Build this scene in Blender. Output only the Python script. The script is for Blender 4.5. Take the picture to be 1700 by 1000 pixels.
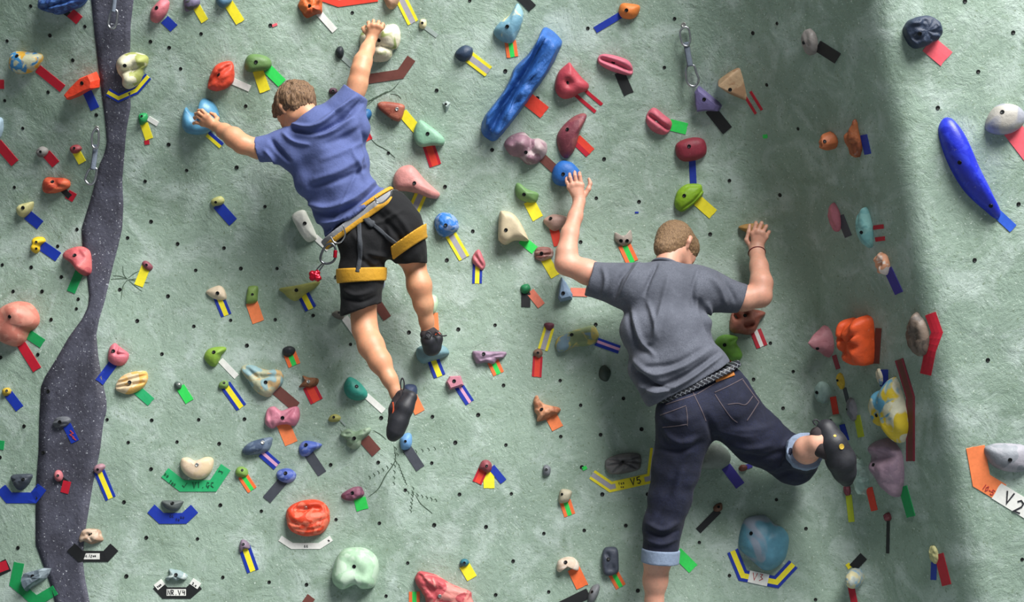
import bpy, bmesh, math, random
import numpy as np
from mathutils import Vector, Matrix, noise
from mathutils.bvhtree import BVHTree

for _o in list(bpy.data.objects):
    bpy.data.objects.remove(_o)
SC = bpy.context.scene
COL = SC.collection
random.seed(7)
PI = math.pi

# ---------------------------------------------------------------- camera, world, lights, exposure
CAM_Y, CAM_Z, FPX = -8.0, 2.3, 2560.0          # focal length in pixels of the 1700x1000 frame
CAMP = Vector((0, CAM_Y, CAM_Z))
cam_d = bpy.data.cameras.new('camera')
cam_d.sensor_width = 36.0
cam_d.lens = FPX / 1700.0 * 36.0
cam = bpy.data.objects.new('camera', cam_d)
COL.objects.link(cam)
cam.location = CAMP
cam.rotation_euler = (PI / 2, 0, 0)
SC.camera = cam

world = bpy.data.worlds.new('hall_light')
world.use_nodes = True
SC.world = world
world.node_tree.nodes['Background'].inputs[0].default_value = (0.86, 0.93, 1.0, 1)
world.node_tree.nodes['Background'].inputs[1].default_value = 0.155


def area_light(name, loc, target, sx, sy, power, col):
    l = bpy.data.lights.new(name, 'AREA')
    l.shape = 'RECTANGLE'
    l.size, l.size_y = sx, sy
    l.energy = power
    l.color = col
    o = bpy.data.objects.new(name, l)
    COL.objects.link(o)
    o.location = loc
    o.rotation_euler = (Vector(target) - Vector(loc)).to_track_quat('-Z', 'Y').to_euler()
    return o


area_light('skylight', (5.5, -7.4, 14.0), (-0.4, 0.0, 1.6), 8.5, 7.0, 5500, (1.0, 0.99, 0.975))

SC.view_settings.view_transform = 'Standard'
SC.view_settings.look = 'None'
SC.view_settings.gamma = 1.0
SC.view_settings.use_curve_mapping = False
SC.view_settings.exposure = 0.0

# ---------------------------------------------------------------- helpers


def P(px, py, y):
    """point at depth y seen at pixel (px, py)"""
    s = (y - CAM_Y) / FPX
    return Vector(((px - 850) * s, y, CAM_Z - (py - 500) * s))


def lin(h):
    h = h.lstrip('#')
    out = []
    for i in (0, 2, 4):
        c = int(h[i:i + 2], 16) / 255.0
        out.append(c / 12.92 if c <= 0.04045 else ((c + 0.055) / 1.055) ** 2.4)
    return (out[0], out[1], out[2], 1.0)


def obj(name, me, m=None, parent=None, smooth=True):
    o = bpy.data.objects.new(name, me)
    COL.objects.link(o)
    if m is not None and not me.materials:
        me.materials.append(m)
    if parent is not None:
        o.parent = parent
        o.matrix_parent_inverse = parent.matrix_basis.inverted()
    if smooth:
        me.shade_smooth()
    return o


def empty(name, loc, label=None, cat=None, group=None):
    o = bpy.data.objects.new(name, None)
    o.empty_display_size = 0.05
    COL.objects.link(o)
    o.location = loc
    return tag(o, label, cat, group)


def tag(o, label=None, cat=None, group=None, kind=None):
    if label:
        o['label'] = label
    if cat:
        o['category'] = cat
    if group:
        o['group'] = group
    if kind:
        o['kind'] = kind
    return o


def mesh(verts, faces, name='m'):
    me = bpy.data.meshes.new(name)
    me.from_pydata([tuple(v) for v in verts], [], [tuple(f) for f in faces])
    me.update()
    return me


# ---- materials
MATS = {}


def nodes_of(name):
    m = bpy.data.materials.new(name)
    m.use_nodes = True
    nt = m.node_tree
    return m, nt, nt.nodes['Principled BSDF']


def mk(nt, typ, **kw):
    n = nt.nodes.new(typ)
    for k, v in kw.items():
        setattr(n, k, v)
    return n


def mixc(nt, fac, a, b):
    n = nt.nodes.new('ShaderNodeMix')
    n.data_type = 'RGBA'
    for sock, val in ((n.inputs[0], fac), (n.inputs[6], a), (n.inputs[7], b)):
        if hasattr(val, 'is_output'):
            nt.links.new(val, sock)
        else:
            sock.default_value = val
    return n.outputs[2]


def ramp(nt, fac, lo, hi):
    n = nt.nodes.new('ShaderNodeMapRange')
    n.inputs[1].default_value = lo
    n.inputs[2].default_value = hi
    nt.links.new(fac, n.inputs[0])
    return n.outputs[0]


def tex(nt, kind, scale, detail=3.0, rough=0.55, vec=None, dist=0.0):
    if kind == 'noise':
        n = nt.nodes.new('ShaderNodeTexNoise')
        n.inputs['Scale'].default_value = scale
        n.inputs['Detail'].default_value = detail
        n.inputs['Roughness'].default_value = rough
        n.inputs['Distortion'].default_value = dist
    else:
        n = nt.nodes.new('ShaderNodeTexVoronoi')
        n.inputs['Scale'].default_value = scale
    if vec is None:
        g = nt.nodes.get('Geometry') or nt.nodes.new('ShaderNodeNewGeometry')
        vec = g.outputs['Position']
    nt.links.new(vec, n.inputs['Vector'])
    return n.outputs[0]


def bump(nt, height, strength, dist, bsdf, prev=None):
    b = nt.nodes.new('ShaderNodeBump')
    b.inputs['Strength'].default_value = strength
    b.inputs['Distance'].default_value = dist
    nt.links.new(height, b.inputs['Height'])
    if prev is not None:
        nt.links.new(prev, b.inputs['Normal'])
    nt.links.new(b.outputs[0], bsdf.inputs['Normal'])
    return b.outputs[0]


def plain(name, hexc, rough=0.6, metal=0.0, var=0.12, scale=40, bmp=0.15, bd=0.002):
    key = ('plain', name, hexc, rough, metal)
    if key in MATS:
        return MATS[key]
    m, nt, b = nodes_of(name)
    c = lin(hexc)
    dk = tuple(v * (1 - var * 1.6) for v in c[:3]) + (1,)
    lt = tuple(min(1, v * (1 + var)) for v in c[:3]) + (1,)
    f = tex(nt, 'noise', scale, 4)
    nt.links.new(mixc(nt, ramp(nt, f, .3, .7), dk, lt), b.inputs['Base Color'])
    b.inputs['Roughness'].default_value = rough
    b.inputs['Metallic'].default_value = metal
    if bmp:
        bump(nt, tex(nt, 'noise', scale * 6, 3), bmp, bd, b)
    MATS[key] = m
    return m


def resin(cols, scale=14, rough=0.55, grain=1.0):
    """cast resin hold: base colour, chalk dust, grain; more colours are swirled in"""
    key = ('resin', tuple(cols), scale, rough, grain)
    if key in MATS:
        return MATS[key]
    m, nt, b = nodes_of('resin_' + cols[0].lstrip('#'))
    tc = nt.nodes.new('ShaderNodeTexCoord')
    c = lin(cols[0])
    cur = mixc(nt, ramp(nt, tex(nt, 'noise', 22, 4), .3, .72),
               tuple(v * .8 for v in c[:3]) + (1,), tuple(min(1, v * 1.12) for v in c[:3]) + (1,))
    for i, h in enumerate(cols[1:]):
        mp = nt.nodes.new('ShaderNodeMapping')
        mp.inputs['Location'].default_value = (3.7 * (i + 1), 1.9 * i, 5.1 * i)
        nt.links.new(tc.outputs['Object'], mp.inputs['Vector'])
        f = tex(nt, 'noise', scale, 2, .5, mp.outputs[0], .8)
        cur = mixc(nt, ramp(nt, f, .50, .56), cur, lin(h))
    # chalk
    f = tex(nt, 'noise', 30, 5, .65)
    cur = mixc(nt, ramp(nt, f, .64, 1.1), cur, (.72, .72, .70, 1))
    nt.links.new(cur, b.inputs['Base Color'])
    b.inputs['Roughness'].default_value = rough
    n1 = bump(nt, tex(nt, 'noise', 260, 3), .35 * grain, .0025, b)
    bump(nt, tex(nt, 'noise', 45, 3), .3 * grain, .008, b, n1)
    MATS[key] = m
    return m


# ---- raycasts against the wall
WALL_BVH = None


def ray_dir(px, py):
    return Vector(((px - 850) / FPX, 1.0, -(py - 500) / FPX)).normalized()


def hit(px, py, bvh=None):
    loc, n, i, d = (bvh or WALL_BVH).ray_cast(CAMP, ray_dir(px, py))
    if loc is None:
        return None, None
    if n.y > 0:
        n = -n
    return loc, n


def W(px, py, off):
    """point `off` metres in front of the wall, seen at pixel (px, py)"""
    l, n = hit(px, py)
    return P(px, py, l.y - off)


def topx(v):
    s = FPX / (v[1] - CAM_Y)
    return 850 + v[0] * s, 500 - (v[2] - CAM_Z) * s


def catmull(pts, n, closed=True):
    pts = [Vector((p[0], p[1], p[2] if len(p) > 2 else 0)) for p in pts]
    m = len(pts)
    segs = m if closed else m - 1
    out = []
    for i in range(n):
        t = i / n * segs if closed else i / (n - 1) * segs
        k = min(int(t), segs - 1)
        f = t - k
        if closed:
            a, b, c, d = (pts[(k + j) % m] for j in (-1, 0, 1, 2))
        else:
            a, b, c, d = (pts[min(max(k + j, 0), m - 1)] for j in (-1, 0, 1, 2))
        out.append(0.5 * ((2 * b) + (c - a) * f + (2 * a - 5 * b + 4 * c - d) * f * f + (3 * b - a - 3 * c + d) * f ** 3))
    return out


def resample(pts, n):
    """points evenly along a closed polygon, corners kept sharp"""
    pts = [Vector((p[0], p[1], 0)) for p in pts]
    m = len(pts)
    L = [(pts[(i + 1) % m] - pts[i]).length for i in range(m)]
    tot = sum(L)
    out = []
    for i in range(m):
        k = max(1, round(n * L[i] / tot))
        for j in range(k):
            out.append(pts[i].lerp(pts[(i + 1) % m], j / k))
    return out


def tube_mesh(pts, r, closed=False, seg=8):
    pts = [Vector(p) for p in pts]
    n = len(pts)
    rr = r if isinstance(r, (list, tuple)) else [r] * n
    vs, fs = [], []
    up = None
    for i, p in enumerate(pts):
        a = pts[(i - 1) % n] if (closed or i) else p
        b = pts[(i + 1) % n] if (closed or i < n - 1) else p
        t = (b - a)
        t = t.normalized() if t.length > 1e-9 else Vector((0, 0, 1))
        if up is None:
            up = Vector((0, 1, 0)) if abs(t.y) < .9 else Vector((1, 0, 0))
        s = t.cross(up).normalized()
        up = s.cross(t).normalized()
        for k in range(seg):
            an = 2 * PI * k / seg
            vs.append(p + (s * math.cos(an) + up * math.sin(an)) * rr[i])
    for i in range(n if closed else n - 1):
        for k in range(seg):
            a = i * seg + k
            b = i * seg + (k + 1) % seg
            c = ((i + 1) % n) * seg + (k + 1) % seg
            d = ((i + 1) % n) * seg + k
            fs.append((a, b, c, d))
    if not closed:
        fs.append(tuple(range(seg))[::-1])
        fs.append(tuple(range((n - 1) * seg, n * seg)))
    return mesh(vs, fs)


# ---------------------------------------------------------------- the wall


def softplus(s, w):
    return w * math.log1p(math.exp(min(60, s / w)))


def lerp(a, b, t):
    return a + (b - a) * t


def smooth01(t):
    t = max(0, min(1, t))
    return t * t * (3 - 2 * t)


def back_y(x, z):
    y = -0.12 * softplus(2.76 - z, .10)
    y -= (0.13 + 0.17 * smooth01((-0.7 - x) / 0.9)) * softplus(z - 2.76, .10)
    y += 0.27 * softplus(-2.12 - x, .06)
    return y


def wall_row(z):
    xc = 1.60 - (z - 1.70) * 0.215
    xc -= 0.16 * smooth01((z - 2.7) / 0.9)
    xe = 1.90 - (z - 2.30) * 0.185
    yb = back_y(xc, z)
    ye = -0.95 - 0.09 * (z - 2.3)
    c = Vector((xc, yb))
    e = Vector((xe, ye))
    d = (e - c).normalized()
    rc = 0.20 + 0.16 * smooth01((z - 2.2) / 1.6)
    re = 0.075
    row = []
    x0, x1 = -4.3, xc - rc
    for i in range(190):
        x = lerp(x0, x1, i / 190)
        row.append((x, back_y(x, z)))

    def bez(a, b, cc, n):
        for i in range(n):
            t = i / n
            q = a * (1 - t) ** 2 + b * 2 * t * (1 - t) + cc * t * t
            row.append((q.x, q.y))
    a = Vector((x1, back_y(x1, z)))
    b1 = c + d * rc
    bez(a, c, b1, 18)
    b2 = e - d * re
    for i in range(26):
        q = b1.lerp(b2, i / 26)
        row.append((q.x, q.y))
    f = e + Vector((re, 0.0))
    bez(b2, e, f, 14)
    for i in range(66):
        x = lerp(f.x, 4.4, i / 65)
        row.append((x, ye + 0.03 * (x - f.x)))
    return row


def build_wall():
    nz = 150
    zs = [lerp(0.0, 5.2, i / (nz - 1)) for i in range(nz)]
    rows = [wall_row(z) for z in zs]
    w = len(rows[0])
    V = np.zeros((nz, w, 3))
    for i, z in enumerate(zs):
        for j, (x, y) in enumerate(rows[i]):
            V[i, j] = (x, y, z)
    du = np.gradient(V, axis=1)
    dv = np.gradient(V, axis=0)
    N = np.cross(du, dv)
    N /= np.linalg.norm(N, axis=2, keepdims=True)
    for i in range(nz):
        for j in range(w):
            p = Vector(V[i, j])
            h = .012 * noise.noise(p * 1.3) + .005 * noise.noise(p * 4.1) + .0022 * noise.noise(p * 13.0)
            V[i, j] += N[i, j] * h
    verts = V.reshape(-1, 3)
    faces = []
    for i in range(nz - 1):
        for j in range(w - 1):
            a = i * w + j
            faces.append((a, a + 1, a + w + 1, a + w))
    return mesh(verts, faces, 'wall_back')


wall_me = build_wall()


def wall_material():
    m, nt, b = nodes_of('painted_concrete')
    base = mixc(nt, ramp(nt, tex(nt, 'noise', 1.1, 5, .6), .32, .68), lin('#84998a'), lin('#9ab09f'))
    base = mixc(nt, ramp(nt, tex(nt, 'noise', 5.0, 6, .65, None, .6), .48, .72), base, lin('#b8c8c0'))
    base = mixc(nt, ramp(nt, tex(nt, 'noise', 2.6, 6, .7, None, .9), .52, .80), base, lin('#6f8671'))
    base = mixc(nt, ramp(nt, tex(nt, 'noise', 75, 3, .6), .58, .74), base, lin('#74876f'))
    base = mixc(nt, ramp(nt, tex(nt, 'noise', 100, 2, .5), .66, .74), base, lin('#c4d2c6'))
    base = mixc(nt, ramp(nt, tex(nt, 'noise', 2.0, 7, .75, None, 1.5), .60, .78), base, lin('#b4c4be'))
    nt.links.new(base, b.inputs['Base Color'])
    b.inputs['Roughness'].default_value = 0.62
    n1 = bump(nt, tex(nt, 'noise', 7.0, 8, .68, None, .7), .45, .03, b)
    n2 = bump(nt, tex(nt, 'noise', 34.0, 5, .6, None, .4), .32, .010, b, n1)
    bump(nt, tex(nt, 'noise', 150.0, 3, .6), .35, .0028, b, n2)
    return m


M_WALL = wall_material()
wall = obj('wall_back', wall_me, M_WALL)
tag(wall, 'green painted concrete climbing wall with a corner bulging forward', None, None, 'structure')
WALL_BVH = BVHTree.FromPolygons([v.co for v in wall_me.vertices], [tuple(p.vertices) for p in wall_me.polygons])
if hit(400, 500)[0] is None:
    raise RuntimeError('wall not hit')
sol = wall.modifiers.new('thickness', 'SOLIDIFY')
sol.thickness = 0.06
sol.offset = -1.0

# padded floor below the frame
fm = bmesh.new()
bmesh.ops.create_grid(fm, x_segments=2, y_segments=2, size=1.0)
fl_me = bpy.data.meshes.new('floor')
fm.to_mesh(fl_me)
fl = obj('floor', fl_me, plain('floor_mat', '#6c7276', .8, bmp=.2), None, False)
fl.scale = (7.0, 7.0, 1)
fl.location = (0, -7.0 + 0.1, -0.002)
tag(fl, 'grey padded floor at the foot of the climbing wall', None, None, 'structure')

# dark speckled band up the wall
M_BAND, nt_, b_ = nodes_of('dark_speckled_band')
bc_ = mixc(nt_, ramp(nt_, tex(nt_, 'noise', 6, 5, .65), .35, .7), lin('#3a3a45'), lin('#5a5b6a'))
bc_ = mixc(nt_, ramp(nt_, tex(nt_, 'noise', 110, 2, .5), .66, .72), bc_, lin('#c8ccd4'))
bc_ = mixc(nt_, ramp(nt_, tex(nt_, 'noise', 55, 3, .6), .60, .75), bc_, lin('#2c2b36'))
nt_.links.new(bc_, b_.inputs['Base Color'])
b_.inputs['Roughness'].default_value = .6
bump(nt_, tex(nt_, 'noise', 60, 5), .5, .008, b_)
BL = [(-70, 150), (0, 152), (60, 158), (120, 165), (160, 170), (200, 175), (235, 178), (255, 174), (275, 165), (325, 153),
      (380, 136), (410, 138), (450, 144), (490, 149), (510, 147), (530, 137), (560, 115), (600, 92), (625, 76), (642, 69), (700, 66),
      (750, 65), (800, 61), (850, 60), (905, 60), (940, 73), (970, 84), (1000, 92), (1070, 104)]
BR = [(-70, 228), (0, 222), (40, 217), (110, 216), (180, 217), (215, 210), (250, 207), (300, 203), (340, 205), (380, 203),
      (410, 196), (440, 188), (470, 181), (500, 174), (530, 165), (555, 160), (590, 163), (620, 168), (650, 174), (665, 177),
      (685, 177), (700, 172), (750, 166), (800, 155), (850, 147), (880, 142), (905, 139), (935, 138), (960, 141), (1000, 149), (1070, 160)]


def interp(tab, y):
    for (y0, x0), (y1, x1) in zip(tab, tab[1:]):
        if y <= y1:
            return lerp(x0, x1, (y - y0) / (y1 - y0))
    return tab[-1][1]


def build_band():
    vs, fs = [], []
    ys = [-70 + 8 * i for i in range(143)]
    K = 9
    for y in ys:
        l, r = interp(BL, y), interp(BR, y)
        for k in range(K):
            t = (k - 1) / (K - 3)
            t = max(0, min(1, t))
            q, n = hit(lerp(l, r, t), y)
            off = -.004 if k in (0, K - 1) else .005
            vs.append(q + n * off)
    for i in range(len(ys) - 1):
        for k in range(K - 1):
            a = i * K + k
            fs.append((a, a + K, a + K + 1, a + 1))
    return mesh(vs, fs)


band = obj('trim_1', build_band(), M_BAND)
tag(band, 'dark grey speckled band running up the green wall', None, None, 'structure')

_wv = [v.co.copy() for v in wall_me.vertices]
WALL_BVH = BVHTree.FromPolygons(_wv + [v.co.copy() for v in band.data.vertices], [tuple(p.vertices) for p in wall_me.polygons] + [tuple(i + len(_wv) for i in p.vertices) for p in band.data.polygons])

# bolt holes: inserts proud of the wall, near-black colour paints the hole's shade
HOLES = [(51, 10), (141, 44), (83, 59), (12, 68), (121, 100), (80, 153), (8, 167), (160, 191), (38, 213), (281, 79), (300, 114), (334, 56),
         (250, 69), (280, 240), (585, 21), (408, 176), (449, 42), (839, 118), (725, 150), (976, 47), (892, 163), (780, 1), (817, 249),
         (1120, 31), (1103, 112), (1290, 39), (1273, 141), (1250, 55), (1325, 214), (1602, 2), (1682, 54), (1624, 119), (1557, 179),
         (24, 311), (310, 283), (241, 301), (251, 368), (128, 381), (212, 395), (295, 405), (96, 409), (4, 440), (52, 444),
         (102, 460), (325, 449), (199, 481), (22, 484), (70, 484), (279, 492), (130, 497), (393, 278), (440, 343), (372, 412), (400, 446),
         (460, 446), (558, 460), (645, 254), (739, 310), (692, 366), (785, 384), (742, 432), (990, 329), (1003, 264), (964, 402), (1061, 335),
         (1211, 300), (1179, 389), (1295, 324), (1691, 339), (1618, 432), (127, 513), (85, 531), (63, 589), (1, 594), (228, 533), (322, 542),
         (269, 588), (40, 708), (178, 697), (252, 698), (330, 697), (213, 735), (294, 734), (80, 650), (383, 532), (457, 531), (520, 524),
         (410, 574), (582, 572), (406, 696), (364, 737), (633, 694), (679, 552), (761, 547), (822, 540), (836, 640), (718, 692), (794, 689),
         (756, 735), (840, 739), (930, 632), (964, 673), (931, 725), (997, 722), (989, 539), (1279, 570), (1317, 617), (1251, 630), (1300, 678),
         (1035, 662), (1065, 713), (1640, 598), (251, 779), (206, 834), (243, 893), (328, 895), (210, 957), (30, 910), (0, 760), (72, 752),
         (549, 772), (628, 768), (673, 814), (366, 839), (434, 849), (558, 863), (630, 869), (447, 967), (509, 971), (641, 990), (677, 935),
         (370, 959), (717, 769), (763, 821), (849, 820), (721, 872), (807, 875), (903, 886), (970, 881), (852, 932), (823, 988), (911, 983),
         (966, 776), (1000, 821), (1075, 821), (1039, 873), (1161, 901), (1289, 830), (1338, 878), (1211, 956), (1059, 981), (1354, 996), (1697, 929)]
M_HOLE = plain('bolt_hole_shade', '#0c0f0d', .5, .3, bmp=0)
M_SOCKET = plain('socket_bolt_steel', '#17191b', .45, .6, bmp=0)
M_RING = plain('bright_bolt_washer', '#b8b8b4', .4, .8, bmp=0)


def cup_mesh(r, lip, seg=14):
    """round insert: raised lip round a sunken floor"""
    vs, fs = [], []
    prof = [(r * 1.12, -.004), (r * 1.1, lip * .6), (r, lip), (r * .82, lip * .85), (r * .74, lip * .62), (r * .3, lip * .58)]
    for rad, h in prof:
        for k in range(seg):
            a = 2 * PI * k / seg
            vs.append((rad * math.cos(a), rad * math.sin(a), h))
    for i in range(len(prof) - 1):
        for k in range(seg):
            fs.append((i * seg + k, i * seg + (k + 1) % seg, (i + 1) * seg + (k + 1) % seg, (i + 1) * seg + k))
    fs.append(tuple(range((len(prof) - 1) * seg, len(prof) * seg)))
    return mesh(vs, fs)


hole_me = cup_mesh(.0098, .0034)
hole_me.materials.append(M_HOLE)
bolt_me = cup_mesh(.0088, .0030)
bolt_me.materials.append(M_SOCKET)
ring_me = cup_mesh(.0085, .0035)
ring_me.materials.append(M_RING)
hole_me.shade_smooth(); bolt_me.shade_smooth(); ring_me.shade_smooth()


def put(me, name, loc, n, parent, sc=1.0):
    o = bpy.data.objects.new(name, me)
    COL.objects.link(o)
    M = Matrix.Translation(loc) @ n.to_track_quat('Z', 'Y').to_matrix().to_4x4() @ Matrix.Scale(sc, 4)
    o.parent = parent
    o.matrix_basis = parent.matrix_basis.inverted() @ M
    return o


for hx, hy in HOLES:
    l_, n_ = hit(hx, hy)
    put(hole_me, 'bolt_hole', l_, n_, wall, random.uniform(.78, 1.0))

# carved fossils and insects: thin raised ribbons, dark colour paints the groove shade
M_CARVE = plain('groove_shade', '#4a5c4c', .9, bmp=0)


def carve(polys, w=1.2):
    vs, fs = [], []
    for pl in polys:
        q = catmull(pl, 4 * len(pl), False)
        base = len(vs)
        for i, p in enumerate(q):
            a, b = q[max(i - 1, 0)], q[min(i + 1, len(q) - 1)]
            t = (b - a).normalized()
            s = Vector((-t.y, t.x, 0)) * w * (0.35 + 0.65 * math.sin(PI * (i + .5) / len(q)))
            for sg, off in ((1, -.001), (0.4, .0016), (-.4, .0016), (-1, -.001)):
                l, n = hit(p.x + s.x * sg, p.y + s.y * sg)
                vs.append(l + n * off)
        for i in range(len(q) - 1):
            for k in range(3):
                a = base + i * 4 + k
                fs.append((a, a + 4, a + 5, a + 1))
    o = obj('carved_relief', mesh(vs, fs), M_CARVE, wall)
    return o


carve([[(212, 463), (200, 459), (188, 458)], [(212, 463), (198, 463), (184, 464)], [(212, 464), (205, 455), (204, 442)],
       [(213, 462), (222, 455), (231, 450)], [(212, 465), (204, 476), (201, 498)], [(214, 466), (224, 475), (236, 484)],
       [(214, 464), (232, 468), (248, 470)], [(210, 466), (220, 464), (228, 463)]], 1.0)
carve([[(663, 136), (650, 150), (628, 160), (606, 178)]] + [[(648 - i * 7, 152 + i * 3.4), (640 - i * 7, 153 + i * 3.6), (631 - i * 7, 160 + i * 4)] for i in range(5)]
      + [[(626 + i * 5, 172 + i * 6), (634 + i * 5, 172 + i * 7), (639 + i * 4, 180 + i * 7)] for i in range(4)], 1.1)
carve([[(614, 228), (625, 240), (640, 248), (656, 262)], [(610, 230), (604, 238), (600, 250)], [(648, 156), (660, 158), (666, 164)]], 1.0)
carve([[(654, 740), (656, 765), (640, 790), (628, 812), (611, 826)]], 1.3)
fern = []
for i in range(7):
    t = i / 6
    for (ax, ay), (bx_, by_) in (((655, 742), (652, 800)), ((656, 765), (612, 790)), ((658, 752), (720, 742)), ((676, 815), (722, 828)), ((684, 808), (680, 846)), ((660, 770), (672, 800))):
        x, y = lerp(ax, bx_, t), lerp(ay, by_, t)
        fern.append([(x, y), (x + 3, y + 3.5), (x + 2, y + 6)])
carve(fern, 1.1)
carve([[(690, 822), (698, 836), (712, 848), (718, 853)], [(620, 715), (632, 722), (641, 730)]], 1.1)

# ---------------------------------------------------------------- tape
TC = {'R': '#b8152c', 'r': '#e2402c', 'B': '#0d2f9c', 'Y': '#efe02a', 'G': '#12924e', 'g': '#2fd256', 'W': '#e6e6e0', 'K': '#16181a',
      'O': '#f4713a', 'S': '#dd7a62', 'N': '#6b3c34', 'C': '#f0606c', 'D': '#42464f', 'L': '#a5a3ab', 'M': '#8c2c3c', 'P': '#3c3590', 'V': '#b8c42a',
      'T': '#f5854f', 'u': '#2a5ac8', 'X': '#9aa8a2', 'E': '#25a868', 'q': '#d8a0c0'}
TN = {'R': 'red', 'r': 'red', 'B': 'blue', 'Y': 'yellow', 'G': 'green', 'g': 'bright green', 'W': 'white', 'K': 'black', 'O': 'orange', 'S': 'salmon',
      'N': 'brown', 'C': 'coral pink', 'D': 'dark grey', 'M': 'dark red', 'P': 'violet blue', 'V': 'lime', 'T': 'pale orange', 'u': 'blue', 'X': 'grey', 'E': 'green'}
ST = {'BYB': ([('B', 0, .27), ('Y', .27, .73), ('B', .73, 1)], 'blue and yellow striped'),
      'OgO': ([('O', 0, .3), ('g', .3, .7), ('O', .7, 1)], 'orange and green striped'),
      'YLY': ([('Y', 0, .26), ('L', .26, .74), ('Y', .74, 1)], 'yellow edged grey'),
      'RrR': ([('R', 0, .22), ('r', .22, .78), ('R', .78, 1)], 'red and orange striped'),
      'Rr': ([('r', 0, .6), ('R', .6, 1)], 'red and orange striped'),
      'R_R': ([('R', 0, .26), ('R', .74, 1)], 'double red line'),
      'MLM': ([('M', 0, .2), ('N', .2, .8), ('M', .8, 1)], 'dark red edged brown'),
      'RWR': ([('R', 0, .33), ('W', .33, .67), ('R', .67, 1)], 'red and white striped'),
      'BY': ([('B', 0, .5), ('Y', .5, 1)], 'blue and yellow'),
      'BqB': ([('B', 0, .3), ('q', .3, .62), ('B', .62, 1)], 'scribbled blue')}


def tape_mat(c):
    return plain('tape_' + c, TC[c], .55, var=.05, scale=60, bmp=.25, bd=.001)


def offset_line(pts, w):
    """left/right pixel offsets of a polyline with mitred corners"""
    pts = [Vector((p[0], p[1])) for p in pts]
    out = []
    for i, p in enumerate(pts):
        d1 = (p - pts[i - 1]).normalized() if i else None
        d2 = (pts[i + 1] - p).normalized() if i < len(pts) - 1 else None
        if d1 is None:
            d1 = d2
        if d2 is None:
            d2 = d1
        n1, n2 = Vector((-d1.y, d1.x)), Vector((-d2.y, d2.x))
        m = (n1 + n2).normalized()
        out.append((p, m * (w / max(.4, m.dot(n1)))))
    return out


def strip_mesh(pts, w, t0, t1, lift=.0016, thick=.0014, jag=0.0):
    line = offset_line(pts, w)
    fine = []
    for (p, m), (q, k) in zip(line, line[1:]):
        c = max(2, int((q - p).length / 9))
        fine += [(p.lerp(q, i / c), m.lerp(k, i / c)) for i in range(c)]
    fine.append(line[-1])
    cross = max(2, int(abs(t1 - t0) * w / 7) + 1)
    vs, fs = [], []
    K = cross + 1
    for i, (p, m) in enumerate(fine):
        for k in range(K):
            t = lerp(t0, t1, k / cross) - .5
            jx = (random.random() - .5) * jag if i in (0, len(fine) - 1) else 0
            l, n = hit(p.x + m.x * t + m.y * jx, p.y + m.y * t - m.x * jx)
            vs.append(l + n * (lift + thick))
    nv = len(vs)
    for i, (p, m) in enumerate(fine):
        for k in range(K):
            t = lerp(t0, t1, k / cross) - .5
            l, n = hit(p.x + m.x * t, p.y + m.y * t)
            vs.append(l - n * .002)
    F = len(fine)
    for i in range(F - 1):
        for k in range(cross):
            a = i * K + k
            fs.append((a, a + 1, a + K + 1, a + K))
        for k in (0, cross):
            a = i * K + k
            fs.append((a, a + K, a + K + nv, a + nv))
    for i in (0, F - 1):
        for k in range(cross):
            a = i * K + k
            fs.append((a, a + 1, a + 1 + nv, a + nv))
    me = mesh(vs, fs)
    bm = bmesh.new()
    bm.from_mesh(me)
    bmesh.ops.recalc_face_normals(bm, faces=bm.faces)
    bm.to_mesh(me)
    bm.free()
    return me


TAPE_N = 0


def tape(style, pts, w, label, labels=(), ink=(), jag=.06):
    """one strip of tape on the wall; stripes are its parts; labels: (style, pts, w) pieces stuck on it; ink: hand-drawn strokes"""
    global TAPE_N
    TAPE_N += 1
    lift = .0012 + .0002 * (TAPE_N % 7)
    if style in ST:
        bands, cname = ST[style]
    else:
        bands, cname = [(style, 0, 1)], TN[style]
    c = Vector((sum(p[0] for p in pts) / len(pts), sum(p[1] for p in pts) / len(pts)))
    l, n = hit(c.x, c.y)
    if len(bands) == 1 and not labels and not ink:
        o = obj('route_tape', strip_mesh(pts, w, 0, 1, lift, jag=jag), tape_mat(bands[0][0]), None, False)
        return tag(o, label, 'tape')
    e = empty('route_tape', l, label, 'tape')
    for cc, a, b in bands:
        obj('tape_stripe', strip_mesh(pts, w, a, b, lift, jag=jag), tape_mat(cc), e, False)
    for (cc, lp, lw) in labels:
        for c2, a, b in (ST[cc][0] if cc in ST else [(cc, 0, 1)]):
            obj('paper_label' if cc == 'W' else 'tape_patch', strip_mesh(lp, lw, a, b, lift + .0015), tape_mat(c2), e, False)
    for (cc, strokes, sw) in ink:
        vs, fs = [], []
        me_parts = [strip_mesh(s, sw, 0, 1, lift + .0034, .0006) for s in strokes]
        bm = bmesh.new()
        for mm in me_parts:
            bm.from_mesh(mm)
        me = bpy.data.meshes.new('ink')
        bm.to_mesh(me)
        bm.free()
        obj('handwriting', me, plain('ink_' + cc, {'k': '#1d1d24', 'r': '#b03a38', 'g': '#0c5a38', 'b': '#0a1c60'}[cc], .7, bmp=0), e, False)
    return e


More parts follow.
